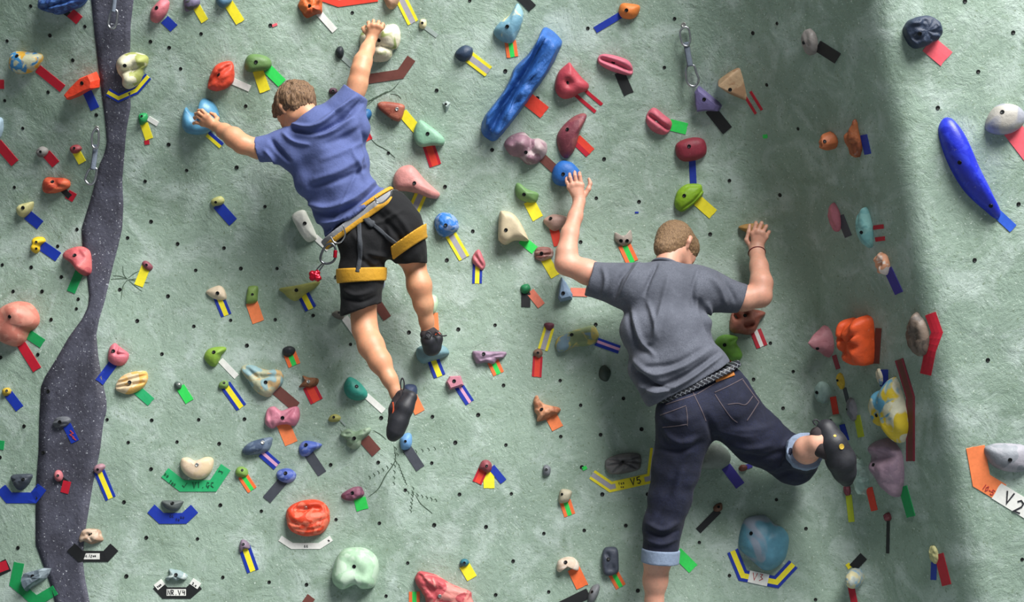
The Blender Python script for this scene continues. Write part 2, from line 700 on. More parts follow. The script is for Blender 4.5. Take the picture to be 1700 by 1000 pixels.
GLY = {'V': [[(0, 0), (.45, 1), (.95, 0)]], '2': [[(.05, .2), (.4, 0), (.8, .15), (.75, .45), (.1, 1), (.9, .95)]], '5': [[(.85, 0), (.15, .05), (.1, .45), (.6, .4), (.85, .7), (.5, 1), (.05, .9)]],
       '4': [[(.2, 0), (.1, .55), (.85, .5)], [(.7, .1), (.65, 1)]], '1': [[(.5, 0), (.5, 1)]], '0': [[(.5, 0), (.1, .4), (.4, 1), (.8, .6), (.5, 0)]], '-': [[(.2, .5), (.8, .5)]],
       'N': [[(0, 1), (.05, 0), (.75, 1), (.8, 0)]], 'R': [[(.1, 1), (.1, 0), (.7, .1), (.6, .5), (.15, .5), (.75, 1)]], 'G': [[(.8, .15), (.3, 0), (.05, .6), (.5, 1), (.8, .6), (.5, .6)]],
       'C': [[(.8, .1), (.3, .05), (.1, .6), (.8, .95)]], '3': [[(.1, .05), (.7, .1), (.35, .45), (.8, .7), (.1, 1)]], 'c': [[(.7, .4), (.3, .35), (.15, .7), (.4, 1), (.8, .85)]],
       'n': [[(.1, 1), (.15, .4), (.5, .45), (.6, 1)]], 'o': [[(.4, .4), (.1, .7), (.4, 1), (.7, .7), (.4, .4)]], 'l': [[(.3, 0), (.35, 1)]], 't': [[(.4, .1), (.4, 1)], [(.1, .4), (.75, .35)]], 'a': [[(.6, .4), (.2, .5), (.2, 1), (.6, .8), (.7, 1)]],
       'e': [[(.1, .7), (.6, .6), (.3, .4), (.1, .8), (.7, 1)]], ' ': [], '.': [[(.4, .9), (.5, 1)]], 'S': [[(.75, .1), (.2, .15), (.6, .5), (.7, .9), (.1, .95)]]}


def write(txt, x, y, h, ang=0.0, adv=.75, wd=.65):
    """pen strokes for handwritten characters, pixel units"""
    ca, sa = math.cos(math.radians(ang)), math.sin(math.radians(ang))
    out = []
    for i, ch in enumerate(txt):
        for st in GLY[ch]:
            q = []
            for (u, v) in st:
                a, b = (i * adv + u * wd) * h, v * h
                q.append((x + a * ca - b * sa, y + a * sa + b * ca))
            out.append(q)
    return out


# ---------------------------------------------------------------- holds
PROF = {'dome': lambda s: (math.cos(s * PI / 2), math.sin(s * PI / 2)),
        'flat': lambda s: (math.cos(s * PI / 2) ** .45, math.sin(s * PI / 2) ** .55),
        'cone': lambda s: (1 - s, s ** .92),
        'box': lambda s: ((1 - .16 * min(1, s / .45)) if s < .45 else .84 * (1 - (s - .45) / .55), min(1, s / .45) ** .8),
        'round': lambda s: (math.cos(s * PI / 2) ** .75, math.sin(s * PI / 2) ** .8)}


def seg_dist(x, y, pl):
    best = 1e9
    for (ax, ay), (bx_, by_) in zip(pl, pl[1:]):
        dx, dy = bx_ - ax, by_ - ay
        t = max(0, min(1, ((x - ax) * dx + (y - ay) * dy) / (dx * dx + dy * dy + 1e-9)))
        best = min(best, math.hypot(x - ax - t * dx, y - ay - t * dy))
    return best


def hold_body(pts, d, prof='dome', ap=None, facet=False, bumps=(), grooves=(), nz=0.0, seed=0, plane=None, topx_=True):
    if facet:
        out = resample(pts, 20)
        K = 3 if prof != 'box' else 4
    else:
        big = max(p[0] for p in pts) - min(p[0] for p in pts) > 40
        out = catmull(pts, 84 if big else 44)
        K = 16 if big else 9
    cx = sum(p.x for p in out) / len(out)
    cy = sum(p.y for p in out) / len(out)
    if ap is None:
        ap = (cx, cy)
    l, n = plane or hit(cx, cy)

    def onplane(x, y):
        dr = ray_dir(x, y)
        return CAMP + dr * ((l - CAMP).dot(n) / dr.dot(n))
    vs, fs = [], []
    N = len(out)
    f = PROF[prof]
    rs = [(1.0, None)] + [f(i / K) for i in range(K + 1)]
    for (r, h) in rs:
        if r < 1e-4:
            r = 0
        for p in (out if r > 0 else [Vector((ap[0], ap[1], 0))]):
            x, y = ap[0] + (p.x - ap[0]) * r, ap[1] + (p.y - ap[1]) * r
            q = onplane(x, y)
            if h is None:
                vs.append(q - n * .02)
                continue
            hh = d * h
            wgt = 1 - r ** 6
            for (bx_, by_, br, amp) in bumps:
                hh += amp * wgt * math.exp(-((x - bx_) ** 2 + (y - by_) ** 2) / (br * br))
            for (pl, gw, amp) in grooves:
                hh -= amp * wgt * math.exp(-(seg_dist(x, y, pl) / gw) ** 2)
            if nz:
                v = Vector((x * .07, y * .07, seed * 3.1))
                hh += nz * (.3 + .7 * wgt) * (noise.noise(v) + .6 * noise.noise(v * 2.3))
                q = q + (onplane(x + 1, y) - onplane(x, y)) * (nz * 120 * noise.noise(v * 1.7 + Vector((9, 2, 4))))
            vs.append(q + n * hh)
    R = len(rs)
    last_single = rs[-1][0] < 1e-4
    for i in range(R - 1):
        if i == R - 2 and last_single:
            for k in range(N):
                fs.append((i * N + k, i * N + (k + 1) % N, (R - 1) * N))
        else:
            for k in range(N):
                fs.append((i * N + k, i * N + (k + 1) % N, (i + 1) * N + (k + 1) % N, (i + 1) * N + k))
    me = mesh(vs, fs)
    bm = bmesh.new()
    bm.from_mesh(me)
    bmesh.ops.recalc_face_normals(bm, faces=bm.faces)
    bm.to_mesh(me)
    bm.free()
    return me, l, n


def place_bolt(px, py, me, root, bright=False, sc=1.0):
    bv = BVHTree.FromPolygons([v.co for v in me.vertices], [tuple(p.vertices) for p in me.polygons])
    l, n = hit(px, py, bv)
    if l is None:
        return
    put(ring_me if bright else bolt_me, 'bolt', l, n, root, sc)


HN = 0
HOLD_BVH = {}


def H(label, cols, d, pts, bolt=None, prof='dome', ap=None, facet=False, bumps=(), grooves=(), nz=.0, tapes=(), bright=False, scale=14, short=None, rough=.55, grain=1.0, key=None):
    global HN
    HN += 1
    if isinstance(cols, str):
        cols = [cols]
    w = max(p[0] for p in pts) - min(p[0] for p in pts)
    if d is None:
        d = w / 330 * .35
    me, l, n = hold_body(pts, d, prof, ap, facet, bumps, grooves, nz, HN)
    root = empty('climbing_hold', l, label, 'climbing hold')
    me.transform(Matrix.Translation(-l))
    body = obj('hold_body', me, resin(cols, scale, rough, grain), None, not facet)
    body.location = l
    body.parent = root
    body.matrix_parent_inverse = root.matrix_basis.inverted()
    me2 = me.copy()
    me2.transform(Matrix.Translation(l))
    if key:
        HOLD_BVH[key] = me2
    for b in (bolt if isinstance(bolt, list) else [bolt] if bolt else []):
        place_bolt(b[0], b[1], me2, root, bright, 1.0 if w > 24 else .72)
    for i, t in enumerate(tapes):
        st, pl, tw = t[:3]
        cname = ST[st][1] if st in ST else TN[st]
        cname = cname if cname.endswith('line') else cname + ' tape'
        tape(st, pl, tw, '%s by the %s' % (cname, short or label), **(t[3] if len(t) > 3 else {}))
    return root


# ---- left side of the wall
H('dark blue ridged hold cut off by the top left corner', ['#24407c', '#3f63a0'], .09, [(66, 9), (72, -8), (100, -16), (143, -8), (136, 10), (120, 17), (102, 24), (88, 21), (72, 15)], grooves=[([(80, 12), (130, -2)], 3, .02), ([(92, 20), (134, 6)], 3, .02)], nz=.012, scale=30,
  tapes=[('K', [(106, 18), (121, 29)], 9), ('R', [(117, 21), (132, 34)], 16)])
H('cream hold swirled blue and yellow near the upper left edge', ['#c4c6a6', '#3d84b8', '#dba83a'], .07, [(19, 100), (25, 86), (45, 86), (67, 89), (72, 96), (67, 108), (58, 117), (47, 122), (32, 121), (20, 112)], (28, 93), 'round', scale=18,
  tapes=[('R', [(63, 114), (104, 147)], 14)])
H('orange red faceted wedge hold beside the dark band', '#f2492a', .075, [(110, 159), (122, 145), (140, 127), (160, 119), (166, 132), (165, 145), (150, 150), (132, 160), (116, 166)], (136, 138), 'box', (146, 138), facet=True,
  tapes=[('B', [(144, 150), (158, 181)], 15)])
H('cream three lobed hold on the dark band', ['#d6d2b4', '#9ea45c'], .05, [(194, 105), (200, 94), (215, 87), (233, 88), (246, 95), (245, 108), (239, 115), (237, 128), (230, 140), (215, 148), (205, 142), (204, 130), (196, 120)], (207, 109), 'round',
  bumps=[(208, 102, 12, .03), (236, 98, 10, .03), (218, 132, 13, .035)], grooves=[([(197, 120), (222, 115), (240, 108)], 4, .018)],
  tapes=[('BYB', [(179, 153), (197, 163), (226, 150), (246, 127)], 13)])
H('pale blue hold cut off by the left edge', '#a4bccb', .05, [(-14, 195), (3, 196), (6, 210), (4, 222), (-1, 230), (-14, 230)],
  tapes=[('R', [(-4, 237), (25, 271)], 15)])
H('pink bean hold at the top right of the dark band', '#c86f78', .06, [(250, 28), (251, 17), (260, 5), (270, -2), (281, 2), (280, 15), (274, 27), (262, 38), (252, 35)], (260, 13), tapes=[('B', [(273, 32), (289, 47)], 16)])
H('purple grey small hold cut off by the top edge', ['#6e6680', '#4a4f48'], .035, [(306, -4), (322, -8), (332, 0), (330, 10), (318, 17), (308, 18)], tapes=[('Y', [(325, 9), (340, 35)], 13)])
H('small dark green knob right of the dark band', '#1f8a4c', .035, [(230, 193), (235, 188), (244, 189), (245, 199), (240, 206), (233, 207)], (235, 193), tapes=[('Y', [(239, 205), (248, 231)], 13), ('W', [(246, 196), (262, 206)], 8)])
H('small grey knob with red tape on the left', ['#8d8a86', '#5c5c5c'], .03, [(61, 253), (64, 246), (71, 243), (79, 247), (80, 254), (74, 260), (66, 261)], (67, 252), tapes=[('R', [(77, 255), (93, 273)], 15)])
H('small maroon knob left of the hanging quickdraw', '#8e3a40', .03, [(117, 246), (122, 241), (131, 241), (136, 247), (130, 254), (121, 254)], (123, 246), tapes=[('Y', [(127, 252), (137, 270)], 13)])
H('rusty orange rounded hold left of the dark band', ['#b8442c', '#d06440'], .055, [(72, 306), (77, 295), (92, 295), (107, 296), (116, 301), (116, 310), (105, 317), (90, 321), (75, 319)], (87, 302), grooves=[([(94, 297), (104, 308), (112, 310)], 4, .012)],
  tapes=[('K', [(102, 313), (117, 327)], 9), ('R', [(112, 322), (124, 329)], 15)])
H('pale yellow horned hold near the left edge', '#cdc88c', .045, [(29, 347), (34, 340), (44, 337), (56, 335), (55, 346), (49, 355), (40, 361), (32, 357)], (38, 345), tapes=[('B', [(46, 357), (67, 374)], 17)])
H('bright yellow double knob on the left', '#dcb81c', .035, [(55, 400), (60, 394), (72, 394), (76, 401), (68, 408), (67, 416), (60, 421), (53, 416), (56, 408)], [(60, 402), (60, 413)], bumps=[(64, 400, 7, .015), (60, 414, 6, .015)], tapes=[('B', [(68, 407), (97, 427)], 17)])
H('dusky pink drooping hold overlapping the dark band', ['#b65458', '#c86a68'], .07, [(107, 427), (111, 417), (127, 410), (142, 411), (151, 421), (153, 447), (150, 456), (140, 458), (130, 448), (120, 437)], (124, 424), bumps=[(143, 446, 9, .02)], grooves=[([(133, 412), (145, 428)], 4, .012)],
  tapes=[('G', [(132, 452), (118, 485)], 14)])
H('tiny mauve chip hold beside the carved spider', '#8a4a56', .025, [(236, 437), (241, 433), (248, 436), (254, 444), (249, 450), (240, 446)], (243, 440), tapes=[('Y', [(243, 442), (230, 475)], 15)])
H('large salmon bulbous hold at the left edge', ['#d08a78', '#c07464'], .11, [(-14, 520), (0, 521), (15, 508), (35, 501), (52, 505), (64, 520), (66, 535), (60, 545), (51, 551), (43, 567), (30, 576), (15, 573), (0, 565), (-14, 555)], (16, 526), 'round', bumps=[(45, 520, 16, .03)], grain=.4,
  tapes=[('G', [(47, 555), (71, 571)], 16), ('R', [(35, 571), (62, 614)], 15)])
H('small mustard knob at the lower left edge', '#bb9e34', .03, [(5, 650), (8, 645), (15, 644), (19, 649), (17, 655), (8, 658)], (11, 649), tapes=[('B', [(14, 654), (33, 679)], 15)])
H('dark grey ribbed hold on the dark band', '#5b5e64', .035, [(89, 702), (97, 693), (112, 692), (118, 698), (112, 707), (98, 712), (91, 709)], (99, 701), grooves=[([(92, 700), (116, 694)], 2, .008), ([(92, 707), (112, 704)], 2, .008)],
  tapes=[('B', [(111, 706), (125, 734)], 14, dict(ink=[('r', [[(117, 715), (122, 720), (117, 722), (124, 727)], [(121, 727), (127, 731)]], 1.5)]))])
H('pink round hold with a notch right of the dark band', '#d0707c', .05, [(180, 590), (183, 577), (191, 570), (198, 575), (205, 580), (214, 588), (211, 600), (203, 607), (191, 607), (181, 600)], (188, 583), grooves=[([(198, 573), (197, 588)], 2.5, .015), ([(197, 589), (215, 590)], 2, .015)],
  tapes=[('B', [(188, 604), (165, 635)], 15)])
H('cream and yellow ridged hold with green tape', ['#e4cca6', '#e2b060'], .045, [(192, 645), (198, 630), (213, 620), (240, 616), (246, 626), (243, 637), (233, 648), (215, 655), (200, 652)], (215, 635), 'round',
  grooves=[([(196, 637), (244, 624)], 2.5, .016), ([(194, 644), (240, 636)], 2.5, .016), ([(202, 628), (236, 618)], 2, .012)], tapes=[('E', [(227, 647), (251, 668)], 16)])
H('tiny dark grey knob above lime tape', '#4c5a54', .025, [(290, 636), (297, 634), (302, 640), (300, 646), (293, 646)], (297, 638), bright=True, tapes=[('g', [(299, 642), (315, 667)], 15)])
tape('G', [(-8, 738), (7, 740)], 15, 'green tape end cut off by the left edge')
tape('R', [(-8, 140), (7, 140)], 15, 'red tape end cut off by the upper left edge')
H('dark slate cone hold over a blue chevron at left edge', '#3d444e', .05, [(21, 790), (37, 787), (54, 788), (51, 800), (42, 811), (32, 814), (25, 805)], (38, 796), nz=.008, grooves=[([(28, 798), (48, 794)], 2, .01)], tapes=[('B', [(2, 811), (15, 827), (56, 827), (70, 809)], 18)])
H('small rose knob low on the dark band', '#b2666c', .03, [(91, 790), (95, 781), (102, 783), (105, 792), (102, 799), (95, 799)], (96, 790), tapes=[('K', [(100, 796), (113, 806)], 12), ('R', [(112, 799), (107, 819)], 13)])
H('small mauve knob at the right rim of the band', '#a27a84', .03, short='small mauve knob at the band rim', pts= [(156, 781), (160, 773), (170, 770), (175, 775), (170, 783), (162, 787)], bolt=(162, 780), tapes=[('BYB', [(165, 783), (184, 828)], 18)])
H('cream half moon hold above a green chevron', ['#e4ccb0', '#dcc4a0'], .06, [(300, 768), (303, 761), (313, 760), (325, 765), (342, 759), (353, 761), (355, 770), (350, 785), (338, 795), (322, 796), (308, 788), (301, 778)], (327, 772), 'round', bright=True, grain=.5,
  tapes=[('E', [(274, 785), (302, 807), (354, 807), (375, 776)], 19, dict(ink=[('g', write('V1.', 320, 801, 9, 0, .8) + write('GC', 343, 801, 9, 0, .8) + write('no', 276, 784, 6, 35) + write('ten', 284, 796, 6, 35) + [[(303, 806), (306, 809), (311, 802)]] + write('S', 362, 783, 8, -55), 1.3)]))])
H('grey half moon hold above a blue chevron', '#5c6362', .045, [(269, 832), (286, 831), (304, 832), (303, 838), (297, 846), (287, 849), (278, 846), (271, 840)], (286, 836), tapes=[('B', [(251, 845), (268, 861), (306, 861), (323, 845)], 18, dict(ink=[('b', write('no', 300, 856, 5) + write('cc', 282, 854, 5) + write('te', 292, 860, 5), 1.0)]))])
H('tan shell shaped hold above a black chevron', ['#c6ae98', '#a88870'], .045, [(132, 896), (137, 882), (147, 878), (165, 880), (169, 888), (172, 897), (163, 901), (152, 904), (140, 899), (134, 901)], (150, 887), nz=.01, grooves=[([(150, 888), (160, 900)], 3, .012), ([(142, 890), (160, 884)], 3, .012)],
  tapes=[('K', [(118, 909), (134, 924), (176, 924), (190, 909)], 18, dict(labels=[('W', [(140, 924), (166, 924)], 10)], ink=[('k', write('c.l', 143, 921, 4) + write('ton', 152, 921, 4) + [[(151, 925), (153, 926)]], .9)]))])
H('pale grey star shaped hold above a labelled black chevron', ['#8fa4a6', '#c0ccc8'], .035, [(275, 960), (282, 955), (281, 945), (290, 946), (298, 947), (305, 951), (312, 956), (308, 963), (300, 961), (294, 965), (285, 961), (279, 965)], (292, 955), nz=.008,
  tapes=[('K', [(261, 971), (274, 985), (313, 985), (329, 971)], 19, dict(labels=[('W', [(277, 984), (309, 984)], 11), ('W', [(259, 976), (271, 966)], 11), ('W', [(318, 965), (331, 974)], 11)],
    ink=[('k', write('NR.', 279, 980, 8, 0, .7) + write('V4', 296, 980, 8, 0, .9) + write('ten', 260, 974, 4, -40) + write('S.n', 321, 967, 4, 35), 1.3)]))])
H('grey rocky hold inside a green chevron bottom left', ['#6c7a84', '#97a5ac'], .055, [(39, 960), (45, 951), (60, 947), (74, 943), (86, 944), (84, 953), (78, 960), (65, 968), (52, 977), (46, 983), (41, 975)], (54, 957), 'box', facet=True, nz=.012,
  tapes=[('G', [(32, 935), (25, 969), (60, 999), (92, 980)], 17)])
tape('K', [(-6, 948), (14, 938)], 21, 'black tape end under red tape at bottom left edge')
tape('R', [(-6, 945), (13, 938)], 16, 'red tape end cut off by the bottom left edge')

# ---- upper middle
H('steel blue hold cut off above yellow tape', '#4c7088', .045, [(359, 3), (362, -8), (380, -8), (385, 2), (375, 12), (366, 12)], tapes=[('Y', [(379, 5), (399, 37)], 16)])
H('rough orange hold cut off by the top edge', ['#d2692f', '#a84820'], .06, [(496, 10), (500, -4), (515, -8), (533, -5), (535, 20), (525, 24), (510, 30), (502, 20)], (514, 10), nz=.02, tapes=[('W', [(529, 21), (556, 51)], 11)])
tape('r', [(528, -6), (562, 6), (627, -3)], 11, 'long red tape bent along the top edge')
H('tan rounded hold cut off beside yellow edged tape', '#b08a70', .05, [(638, -6), (663, -8), (660, 8), (650, 16), (642, 10)], tapes=[('YLY', [(664, -6), (686, 38)], 19)])
H('tiny cream knob with a dark bolt near the top', '#d8cda2', .025, [(696, 38), (699, 32), (707, 33), (708, 42), (704, 48), (697, 46)], (701, 38), tapes=[('X', [(706, 45), (726, 60)], 7)])
H('small black knob left of the raised forearm', '#20262c', .03, [(557, 86), (560, 79), (567, 77), (571, 85), (569, 95), (562, 97)], tapes=[('X', [(568, 94), (584, 109)], 8)])
H('cream lobed hold gripped by the upper climber', ['#d8d0b8', '#8f9c60'], .06, [(598, 70), (600, 55), (615, 45), (640, 42), (655, 40), (663, 48), (665, 65), (660, 80), (653, 83), (650, 95), (640, 102), (622, 103), (610, 95), (600, 85)], (629, 67), 'round',
  bumps=[(642, 58, 14, .03), (632, 88, 12, .03), (608, 68, 11, .02)], grooves=[([(604, 84), (630, 76), (655, 82)], 4, .02)], scale=10, tapes=[('N', [(606, 132), (665, 123), (683, 97)], 16)])
H('olive green rounded hold with yellow and green tape', '#5f8048', .06, [(406, 110), (409, 96), (418, 90), (434, 91), (447, 97), (451, 107), (445, 115), (430, 118), (412, 119)], (425, 103), 'round', tapes=[('Y', [(428, 117), (440, 152)], 18), ('g', [(445, 115), (468, 138)], 17)])
H('red hold with a diagonal crease above the crescent', '#cc442c', .065, [(345, 140), (351, 120), (362, 106), (384, 102), (389, 117), (388, 135), (377, 146), (360, 151), (347, 147)], (363, 124), 'round', grooves=[([(348, 136), (366, 118), (386, 106)], 4, .02)], nz=.006, tapes=[('W', [(385, 134), (415, 147)], 11)])
H('blue crescent hold gripped by the upper climber', '#5590b2', .085, [(303, 205), (304, 190), (309, 178), (316, 186), (325, 187), (333, 180), (334, 166), (343, 164), (355, 172), (362, 185), (364, 200), (358, 212), (345, 220), (330, 223), (313, 220), (306, 213)], None, 'round', (334, 203), grain=.5, rough=.4,
  grooves=[([(318, 184), (332, 196)], 8, .03)], tapes=[('BY', [(345, 222), (368, 242)], 11)])
H('tiny plum knob above the blue shirt shoulder', '#5c3c4c', .025, [(546, 150), (550, 146), (558, 147), (560, 153), (553, 157), (547, 155)], (553, 151))
H('deep blue hold half hidden by the blue shirt', '#1f5c90', .05, [(580, 204), (594, 186), (612, 181), (617, 192), (606, 206), (590, 212)], tapes=[('RrR', [(596, 206), (611, 234)], 17)])
H('reddish brown block hold under the brown tape', ['#8e4838', '#a05c48'], .05, [(627, 178), (630, 170), (645, 169), (670, 174), (671, 185), (665, 200), (655, 200), (640, 190)], (659, 181), 'flat', bright=True, tapes=[('Y', [(668, 187), (693, 216)], 16)])
H('tiny grey arrowhead hold above the mint wedge', '#8a9a94', .02, [(734, 171), (741, 167), (748, 171), (745, 180), (740, 188), (736, 180)], (740, 173), facet=True, prof='cone')
tape('K', [(862, -8), (884, 14)], 16, 'black tape end cut off by the top edge')
H('pale blue and cream pointed hold near the top', ['#8ab2be', '#d6d2a4', '#6f9cb0'], .065, [(820, 50), (830, 37), (845, 25), (855, 10), (860, 6), (866, 14), (869, 25), (866, 42), (859, 57), (852, 70), (842, 72), (830, 67), (822, 60)], (842, 44), scale=10, tapes=[('OgO', [(847, 68), (851, 95)], 19)])
H('dark navy knob with yellow edged tape', '#27384f', .045, [(755, 92), (760, 82), (772, 75), (784, 80), (784, 92), (776, 101), (765, 102)], tapes=[('YLY', [(778, 94), (811, 119)], 20)])
H('long blue grooved volume with crumpled ridge', ['#2f64ae'], .13, [(799, 212), (802, 197), (822, 170), (840, 145), (855, 112), (875, 92), (892, 67), (905, 45), (932, 66), (927, 87), (910, 120), (892, 145), (875, 170), (852, 200), (830, 227), (820, 235), (810, 232), (800, 222)], None, 'box', (862, 145),
  bumps=[(915, 75, 9, .012), (893, 118, 8, .012), (868, 152, 8, .012), (845, 190, 8, .012)], grooves=[([(914, 56), (897, 80), (878, 112), (858, 142), (838, 172), (812, 222)], 5.5, .10), ([(905, 92), (900, 104)], 2.5, .02), ([(884, 128), (878, 138)], 2.5, .02), ([(862, 165), (850, 172)], 2.5, .02), ([(838, 205), (830, 208)], 2.5, .02)], nz=.012, grain=1.6, short='long blue grooved volume', scale=40,
  tapes=[('r', [(874, 163), (904, 187)], 23)])
H('crimson boss hold with a bolt crater', '#b84652', .07, [(921, 140), (927, 120), (940, 107), (946, 104), (952, 112), (967, 130), (977, 140), (975, 150), (962, 155), (950, 162), (935, 164), (924, 155)], (943, 137), 'round', grooves=[([(943, 136), (944, 138)], 6, .02)], bumps=[(943, 125, 8, .01)],
  tapes=[('R_R', [(961, 152), (994, 180)], 22)])
H('pink taco shaped hold above black tape', '#d06c80', .05, [(992, 97), (1000, 90), (1020, 92), (1042, 100), (1050, 112), (1049, 124), (1035, 124), (1010, 116), (995, 106)], (1018, 104), 'round', grooves=[([(998, 98), (1024, 107), (1048, 118)], 4, .03)], tapes=[('K', [(1028, 120), (1044, 156)], 17)])
H('maroon fin shaped hold beside red tape', ['#7c3a46', '#8c4c50'], .06, [(924, 230), (932, 212), (950, 195), (967, 188), (974, 193), (967, 210), (962, 220), (957, 240), (950, 255), (940, 263), (930, 255)], (942, 215), tapes=[('Rr', [(956, 231), (980, 254)], 19)])
H('mauve cluster hold with a red and cream side', ['#94727e', '#ac989a'], .045, [(837, 242), (842, 230), (855, 222), (870, 220), (882, 230), (895, 230), (907, 238), (908, 252), (902, 262), (890, 272), (875, 273), (862, 262), (848, 258)], (873, 253), 'round',
  bumps=[(865, 237, 13, .04), (896, 247, 10, .035), (846, 243, 7, .02), (880, 264, 9, .03)], grooves=[([(880, 232), (884, 252)], 3, .015)], tapes=[('N', [(898, 260), (921, 281)], 15)])
H('mint green wedge hold with red tape', '#84b094', .06, [(687, 222), (692, 205), (700, 200), (715, 210), (730, 222), (738, 232), (735, 241), (717, 242), (700, 244), (691, 237)], (710, 222), 'flat', tapes=[('RrR', [(711, 240), (723, 275)], 20)])
H('bright orange rounded hold near the top', '#e2803a', .055, [(1027, 16), (1032, 6), (1047, 6), (1061, 9), (1062, 17), (1057, 27), (1047, 32), (1034, 30), (1028, 24)], (1040, 17), tapes=[('B', [(1030, 25), (988, 50)], 11)])
H('dusty violet triangular hold under the quickdraw', '#706896', .06, [(1155, 150), (1160, 142), (1170, 150), (1195, 170), (1199, 175), (1195, 184), (1175, 183), (1159, 185), (1156, 172)], (1169, 165), 'flat', (1170, 168), facet=True, tapes=[('K', [(1179, 181), (1208, 217)], 19)])
H('tan cone hold in the shaded corner', ['#b89a78', '#a48060'], .09, [(1192, 137), (1200, 127), (1224, 113), (1232, 122), (1239, 150), (1240, 166), (1225, 162), (1205, 152)], (1212, 149), 'cone', (1206, 137), tapes=[('R_R', [(1241, 155), (1260, 186)], 16)])
H('pink oval hold with a slot above lime cap', '#cc6474', .055, [(1072, 197), (1077, 184), (1087, 179), (1102, 190), (1115, 202), (1112, 217), (1102, 224), (1087, 220), (1076, 210)], (1090, 202), grooves=[([(1078, 192), (1110, 215)], 3.5, .03)], bright=True, tapes=[('g', [(1111, 207), (1140, 214)], 19)])
H('dark red oval hold with blue tape below', '#8c2c3c', .06, [(1121, 247), (1124, 238), (1137, 231), (1155, 228), (1168, 232), (1173, 245), (1170, 258), (1155, 266), (1135, 268), (1124, 260)], (1144, 243), 'round', tapes=[('B', [(1149, 264), (1151, 306)], 11)])
H('lime green cap hold with a rim', '#86b022', .06, [(1120, 332), (1125, 317), (1140, 306), (1162, 306), (1166, 315), (1167, 322), (1155, 336), (1135, 351), (1125, 349), (1120, 341)], (1136, 325), 'round', (1140, 327), grooves=[([(1164, 318), (1150, 334), (1130, 348)], 2, .012), ([(1121, 330), (1128, 318), (1142, 309), (1162, 309)], 1.8, .01)], tapes=[('Y', [(1158, 333), (1184, 356)], 19)])
H('cream cat eared hold with two bolt holes', '#ada096', .035, [(1020, 397), (1021, 386), (1030, 391), (1039, 390), (1047, 382), (1050, 397), (1046, 405), (1035, 409), (1025, 404)], [(1031, 400), (1041, 400)], tapes=[('OgO', [(1036, 406), (1050, 436)], 21)])
H('tan crescent hold under the lower climber right hand', '#b88c50', .055, [(1226, 378), (1235, 373), (1252, 371), (1272, 374), (1272, 384), (1256, 388), (1244, 393), (1238, 386)], None, 'round')

# ---- middle
H('dusty pink horn shaped hold right of the harness', '#cc8a84', .08, [(653, 305), (655, 290), (665, 278), (680, 274), (690, 280), (705, 298), (720, 312), (730, 322), (725, 330), (710, 328), (695, 322), (675, 318), (658, 316)], (688, 304), 'round', (680, 300), tapes=[('YLY', [(700, 320), (682, 360)], 20)])
H('bright blue mottled ball hold', ['#2f74c4', '#7f98c8'], .075, [(721, 372), (724, 360), (735, 353), (752, 357), (761, 370), (760, 382), (750, 390), (737, 394), (726, 387)], (740, 374), nz=.01, scale=25, tapes=[('YLY', [(746, 386), (771, 429)], 19)])
H('beige tapering box hold casting a long shadow', '#ccbc9c', .11, [(827, 392), (829, 357), (835, 351), (852, 356), (865, 372), (877, 397), (875, 401), (855, 400), (840, 407), (830, 402)], (840, 382), 'flat', (848, 376), grain=.3, tapes=[('g', [(866, 398), (888, 416)], 15)])
H('green crescent hold with yellow tape below', '#6c9258', .05, [(855, 317), (857, 305), (864, 305), (875, 314), (892, 320), (894, 327), (889, 336), (875, 336), (860, 329)], (870, 323), tapes=[('Y', [(878, 334), (893, 363)], 19)])
H('royal blue disc hold gripped by the lower climber', '#2466b4', .065, [(916, 292), (920, 277), (932, 267), (947, 269), (957, 277), (963, 287), (958, 300), (948, 308), (932, 309), (920, 304)], (935, 289), 'round')
H('pale pink beak hold behind the bent forearm', '#b69488', .05, [(902, 366), (912, 358), (922, 356), (940, 360), (945, 368), (935, 378), (920, 384), (908, 376)], (914, 363), tapes=[('r', [(919, 377), (927, 408)], 15)])
H('brown striped hold beside the bent elbow', ['#8a5850', '#b09088'], .04, [(887, 422), (891, 412), (905, 410), (917, 414), (918, 426), (908, 432), (898, 434), (889, 430)], (899, 421), grooves=[([(889, 418), (917, 416)], 1.6, .01), ([(889, 426), (916, 423)], 1.6, .01)], tapes=[('Y', [(905, 430), (922, 459)], 16)])
H('small green knob above black and salmon tape', '#1c7c4c', .03, [(864, 478), (868, 473), (877, 472), (881, 480), (876, 487), (867, 487)], tapes=[('K', [(873, 484), (873, 510)], 15), ('S', [(880, 484), (899, 508)], 14)])
H('slate blue triangular hold left of the grey sleeve', '#7a92ac', .06, [(926, 495), (930, 467), (932, 460), (940, 470), (951, 490), (950, 497), (930, 502)], (935, 487), 'flat', facet=True, tapes=[('S', [(947, 485), (975, 486)], 14)])
H('small rose teardrop hold above blue and yellow tape', '#c46c74', .035, [(784, 427), (790, 417), (796, 415), (802, 427), (806, 440), (801, 449), (794, 445), (785, 437)], grooves=[([(788, 424), (800, 442)], 3, .012)], tapes=[('BYB', [(793, 436), (792, 471)], 16)])
H('pale sage knob above a dark blue strip', '#aaaa6c', .03, [(350, 335), (355, 329), (367, 326), (373, 333), (368, 340), (355, 342)], (358, 336), tapes=[('B', [(361, 340), (387, 369)], 17)])
H('white elongated hold half behind the blue shirt', '#dcdcd2', .06, [(485, 360), (492, 352), (505, 349), (512, 360), (526, 392), (522, 399), (511, 402), (500, 390), (490, 372)], (506, 371), 'round', tapes=[('W', [(523, 393), (546, 414)], 10)])
H('cream domed hold above blue and yellow tape', '#e4d0b4', .04, [(342, 485), (360, 475), (370, 477), (376, 490), (374, 498), (357, 497)], (361, 487), tapes=[('BYB', [(363, 493), (376, 524)], 18)])
